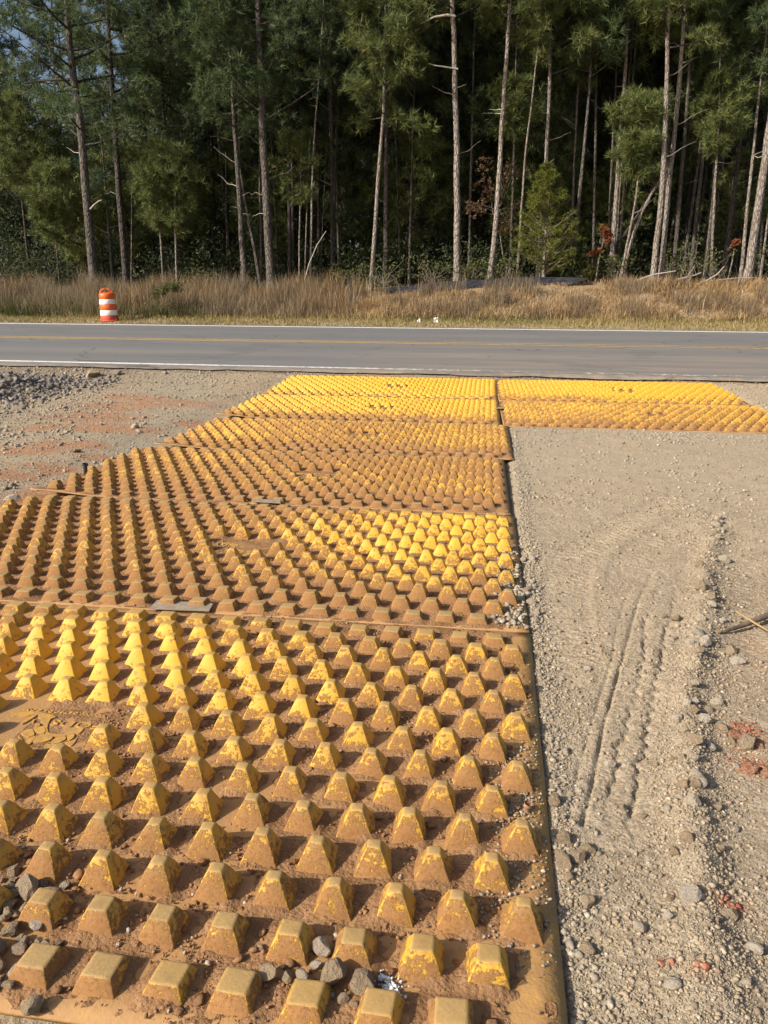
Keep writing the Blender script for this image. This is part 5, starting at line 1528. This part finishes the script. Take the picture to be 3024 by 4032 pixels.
leaf_mass('understory_foliage', 100000, (29.6, 42), (-.78, .40), zlow, .16, .06, M['under'], 41)
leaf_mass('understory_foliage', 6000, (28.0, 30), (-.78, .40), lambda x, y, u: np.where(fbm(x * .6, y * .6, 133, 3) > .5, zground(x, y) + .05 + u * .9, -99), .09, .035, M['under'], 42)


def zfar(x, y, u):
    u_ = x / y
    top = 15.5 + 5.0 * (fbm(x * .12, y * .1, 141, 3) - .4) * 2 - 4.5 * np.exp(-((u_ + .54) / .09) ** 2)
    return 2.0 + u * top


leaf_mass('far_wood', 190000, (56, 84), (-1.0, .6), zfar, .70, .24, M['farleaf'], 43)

# dry weeds and grass of the verge and the bank
def grass(name, n, yr, xr, hfun, wd, mat, seed, dens=None, lean=.35, tonef=None, prog=1.0):
    rng = np.random.default_rng(seed)
    y = rng.uniform(*yr, n); x = rng.uniform(*xr, n)
    if dens is not None:
        k = rng.uniform(0, 1, n) < dens(x, y); x, y = x[k], y[k]
    n = len(x)
    h = hfun(x, y) * rng.uniform(.55, 1.15, n)
    a = rng.uniform(0, 6.28, n); l_ = np.abs(rng.normal(0, lean, n))
    d = unit(np.stack([np.cos(a) * l_, np.sin(a) * l_, np.ones(n)], 1))
    P = np.stack([x, y, zground(x, y) - .02], 1)
    mid = P + d * (h * .55)[:, None]
    d2 = unit(d + np.stack([np.cos(a), np.sin(a), -.2 * np.ones(n)], 1) * rng.uniform(0, .9, n)[:, None] * (lean * 2))
    tip = mid + d2 * (h * .5)[:, None]
    s = np.stack([np.cos(a + 1.57 + rng.normal(0, .7, n)), np.sin(a + 1.57 + rng.normal(0, .7, n)), np.zeros(n)], 1) * (wd * .5)
    V = np.stack([P - s, P + s, mid + s * .8, mid - s * .8, tip], 1).reshape(-1, 3)
    i = np.arange(n)[:, None] * 5
    F3 = np.concatenate([i + np.array([[0, 1, 2]]), i + np.array([[0, 2, 3]]), i + np.array([[3, 2, 4]])], 0)
    t = np.clip((tonef(x, y) if tonef else .4) + rng.normal(0, .2, n), 0, 1)
    return tag(put(name, mesh_np(name, V, F3, [mat], {'tone': ('FACE', np.concatenate([t, t, t]))})), kind='stuff')


leftw = lambda x: 1 - sm(-6.8, -4.2, x)
grass('verge_grass', 30000, (21.5, 23.6), (-18, 11), lambda x, y: .05 + .13 * fbm(x * .9, y * 2, 151) + .10 * sm(22.5, 23.5, y), .016, M['green'], 51, None, .6, lambda x, y: .62 - .5 * sm(22.3, 23.0, y) * sm(.45, .6, fbm(x * .5, y, 153)))
grass('straw_grass', 34000, (23.3, 26.9), (-7.0, 11), lambda x, y: (1 - .62 * sm(25.0, 25.8, y) * (x > -4.4) * (x < 3.2)) * (.05 + .50 * fbm(x * 2.1, y * 1.8, 155, 4)), .014, M['straw'], 52, lambda x, y: 1 - .9 * leftw(x), .8, lambda x, y: .05 + .95 * fbm(x * 2.6, y * 2.2, 157, 4))
grass('dry_weeds', 34000, (23.2, 26.6), (-19, -3.6), lambda x, y: (.15 + 1.25 * fbm(x * 1.3, y * 1.1, 159, 5)) * (1 - .45 * (1 - sm(23.2, 23.9, y))), .012, M['weed'], 53, lambda x, y: np.clip(leftw(x) + .05, 0, 1), .30, lambda x, y: .10 + .8 * fbm(x * 1.1, y * .9, 161))
grass('dry_weeds', 19000, (23.4, 26.2), (-5.5, 11), lambda x, y: .30 + .45 * fbm(x, y, 163), .011, M['weed'], 54, lambda x, y: sm(.46, .62, fbm(x * 1.3, y * 1.5, 165)), .3, lambda x, y: .05 + .45 * fbm(x * .7, y * .7, 167))
grass('tall_straw', 9000, (23.4, 26.5), (-19, -4.5), lambda x, y: .7 + .5 * fbm(x * .9, y * .9, 169), .014, M['straw'], 55, lambda x, y: sm(.5, .68, fbm(x * .6, y * .6, 171)), .2, lambda x, y: .2)
grass('green_weeds', 8000, (23.0, 25.2), (-19, -9), lambda x, y: .35 + .4 * fbm(x, y, 173), .022, M['shrub'], 56, lambda x, y: .25 + .7 * sm(.5, .62, fbm(x * .8, y, 175)), .35, lambda x, y: .2)
grass('forest_floor_litter', 9000, (26.8, 34), (-22, 13), lambda x, y: .10 + .12 * fbm(x, y, 177), .02, M['weed'], 57, None, .7)

# a leaning green weed beside the drum
e = empty('leaning_weed', (-11.05, 22.75, z1(-11.05, 22.75)), 'tall green feathery weed leaning right beside the traffic drum', 'plant')
st = np.array([(0, 0, 0), (.25, .1, .30), (.55, .2, .62), (.85, .3, .86), (1.15, .4, .98), (1.35, .45, .98)])
v, f = tube(st, np.linspace(.012, .004, 6), 5)
put('stem', mesh_np('stem', v, f, [M['shrub']], {'tone': ('FACE', np.full(len(f), .6))}, True), e)
rng_ = np.random.default_rng(77)
q = rng_.uniform(.45, 1, 130) * 5
Pw = np.stack([np.interp(q, np.arange(6), st[:, k]) for k in range(3)], 1) + rng_.normal(0, .07, (130, 3))
v, f3, tn = tufts(Pw, unit(rng_.normal(size=(130, 3)) + np.array([.5, 0, .1])), 6, .16, .022, .6, rng_, .3)
put('leaves', mesh_np('leaves', v, f3, [M['shrub']], {'tone': ('FACE', tn)}), e)


def stalks(name, base, label, pts_list, mat, cat):
    pr = [tube(p, np.linspace(r, r * .4, len(p)), 5) for p, r in pts_list]
    v, f = merge(pr)
    return tag(put(name, mesh_np(name, v, f, [mat], None, True), None, base), label, cat)


stalks('bent_sapling', (-6.74, 26.6, 1.75), 'bare whitish sapling bowing to the right beside the black straight trunk', [([(0, 0, 0), (.12, 0, .45), (.30, 0, 1.05), (.58, 0, 1.65), (.90, 0, 2.1)], .03)], M['twigpale'], 'sapling')
stalks('dead_bush', (-6.9, 25.2, 1.3), 'dark dead stalks with seed heads in front of the bowed sapling', [([(rr.uniform(-.15, .15), 0, 0), (rr.uniform(-.25, .25), 0, .5), (rr.uniform(-.4, .4), rr.uniform(-.2, .2), rr.uniform(.8, 1.25))], .014) for _ in range(12)], M['dark'], 'dead plant')
stalks('dead_bush', (-3.1, 25.2, 1.75), 'dark dead stalk at the left end of the black silt fence', [([(0, 0, 0), (-.1, 0, .3), (-.18, 0, .55)], .02), ([(0, 0, 0), (-.2, .1, .4), (-.32, 0, .65)], .012)], M['dark'], 'dead plant')
stalks('dead_bush', (6.9, 24.6, 1.5), 'black dead stem standing in the straw grass at right', [([(0, 0, 0), (.02, 0, .35), (.01, 0, .75)], .02), ([(.01, 0, .4), (.15, 0, .7)], .008)], M['dark'], 'dead plant')
stalks('fallen_branch', (4.4, 27.2, 2.35), 'bleached fallen branch lying left behind the close pale pair', [([(0, 0, 0), (.5, 0, .18), (1.2, 0, .30)], .035)], M['twigpale'], 'branch')
stalks('fallen_branch', (5.35, 26.7, 2.28), 'bleached fallen branch lying in front right of the close pale pair', [([(0, 0, 0), (.35, 0, .12), (.75, .1, .22), (.95, .1, .3)], .032), ([(.5, 0, .15), (.7, 0, .5)], .014)], M['twigpale'], 'branch')
stalks('fallen_branch', (6.15, 26.6, 2.22), 'pale fallen limb with a raised end in the straw grass', [([(0, 0, 0), (.3, 0, .12), (.6, .1, .30), (.8, .1, .55)], .034), ([(.4, 0, .1), (1.2, .3, .2), (1.8, .3, .22)], .025)], M['twigpale'], 'branch')

# ------------------------------------------------------------------ silt fence and litter
sf = empty('silt_fence', (-.5, 26.4, 2.1), 'black silt fence fabric sagging along the top of the grassy bank', 'silt fence')
fx = np.array([-3.9, -3.04, -2.03, -.95, -.31, .33, 1.09, 1.6, 2.2, 2.75]); ft = np.array([1.98, 2.05, 2.18, 2.25, 2.28, 2.32, 2.37, 2.35, 2.36, 2.34]) + .02
xs = np.linspace(-3.9, 2.75, 60); tp = np.interp(xs, fx, ft)
rows = []
for k in range(7):
    s = k / 6
    rows.append(np.stack([xs + .5, 26.85 - .75 * s + .05 * fbm(xs * 2, xs * 0 + k, 181) - 26.4, tp + .05 - .34 * s * (.35 + .65 * sm(-3.9, -2.6, xs)) * (.2 + .8 * (1 - sm(1.9, 2.8, xs))) + .035 * (fbm(xs * 1.6, xs * 0 + s * 2, 183) - .5) * (s > 0) - 2.1], 1))
v = np.vstack(rows); v2 = v + np.array([0, .004, -.004])
f = grid_faces(60, 7)
put('fabric', mesh_np('fabric', np.vstack([v, v2]), np.vstack([f, f[:, ::-1] + len(v)]), [M['fabric']], None, True), sf)
for px in (-2.6, -.6, 1.1, 2.6):
    v, f = tube([(px + .5, .48, -.5), (px + .5, .50, float(np.interp(px, fx, ft)) - 2.1 + .05)], .018, 6)
    put('post', mesh_np('post', v, f, [M['dark']]), sf)


def scrap(x, y, w_, h_, label, seed):
    r = random.Random(seed)
    bm = bmesh.new()
    bmesh.ops.create_grid(bm, x_segments=4, y_segments=4, size=.5)
    for v in bm.verts:
        v.co = ((v.co.x + r.uniform(-.1, .1)) * w_, r.uniform(-.04, .04), (v.co.y + .5 + r.uniform(-.08, .08)) * h_ * (1 if seed != 1 else .4 + .6 * (v.co.x + .5)))
    bmesh.ops.solidify(bm, geom=bm.faces[:], thickness=.003)
    o = put('paper_scrap', bm_mesh('paper_scrap', bm, [M['paper']]), None, (x, y, z1(x, y) + .01), (R(-15), 0, R(12)))
    tag(o, label, 'paper litter', 'litter on the verge')


scrap(-2.27, 22.55, .10, .15, 'pointed white paper scrap on the verge, left one', 1)
scrap(-1.78, 22.55, .11, .14, 'square crumpled white paper scrap on the verge, right one', 2)
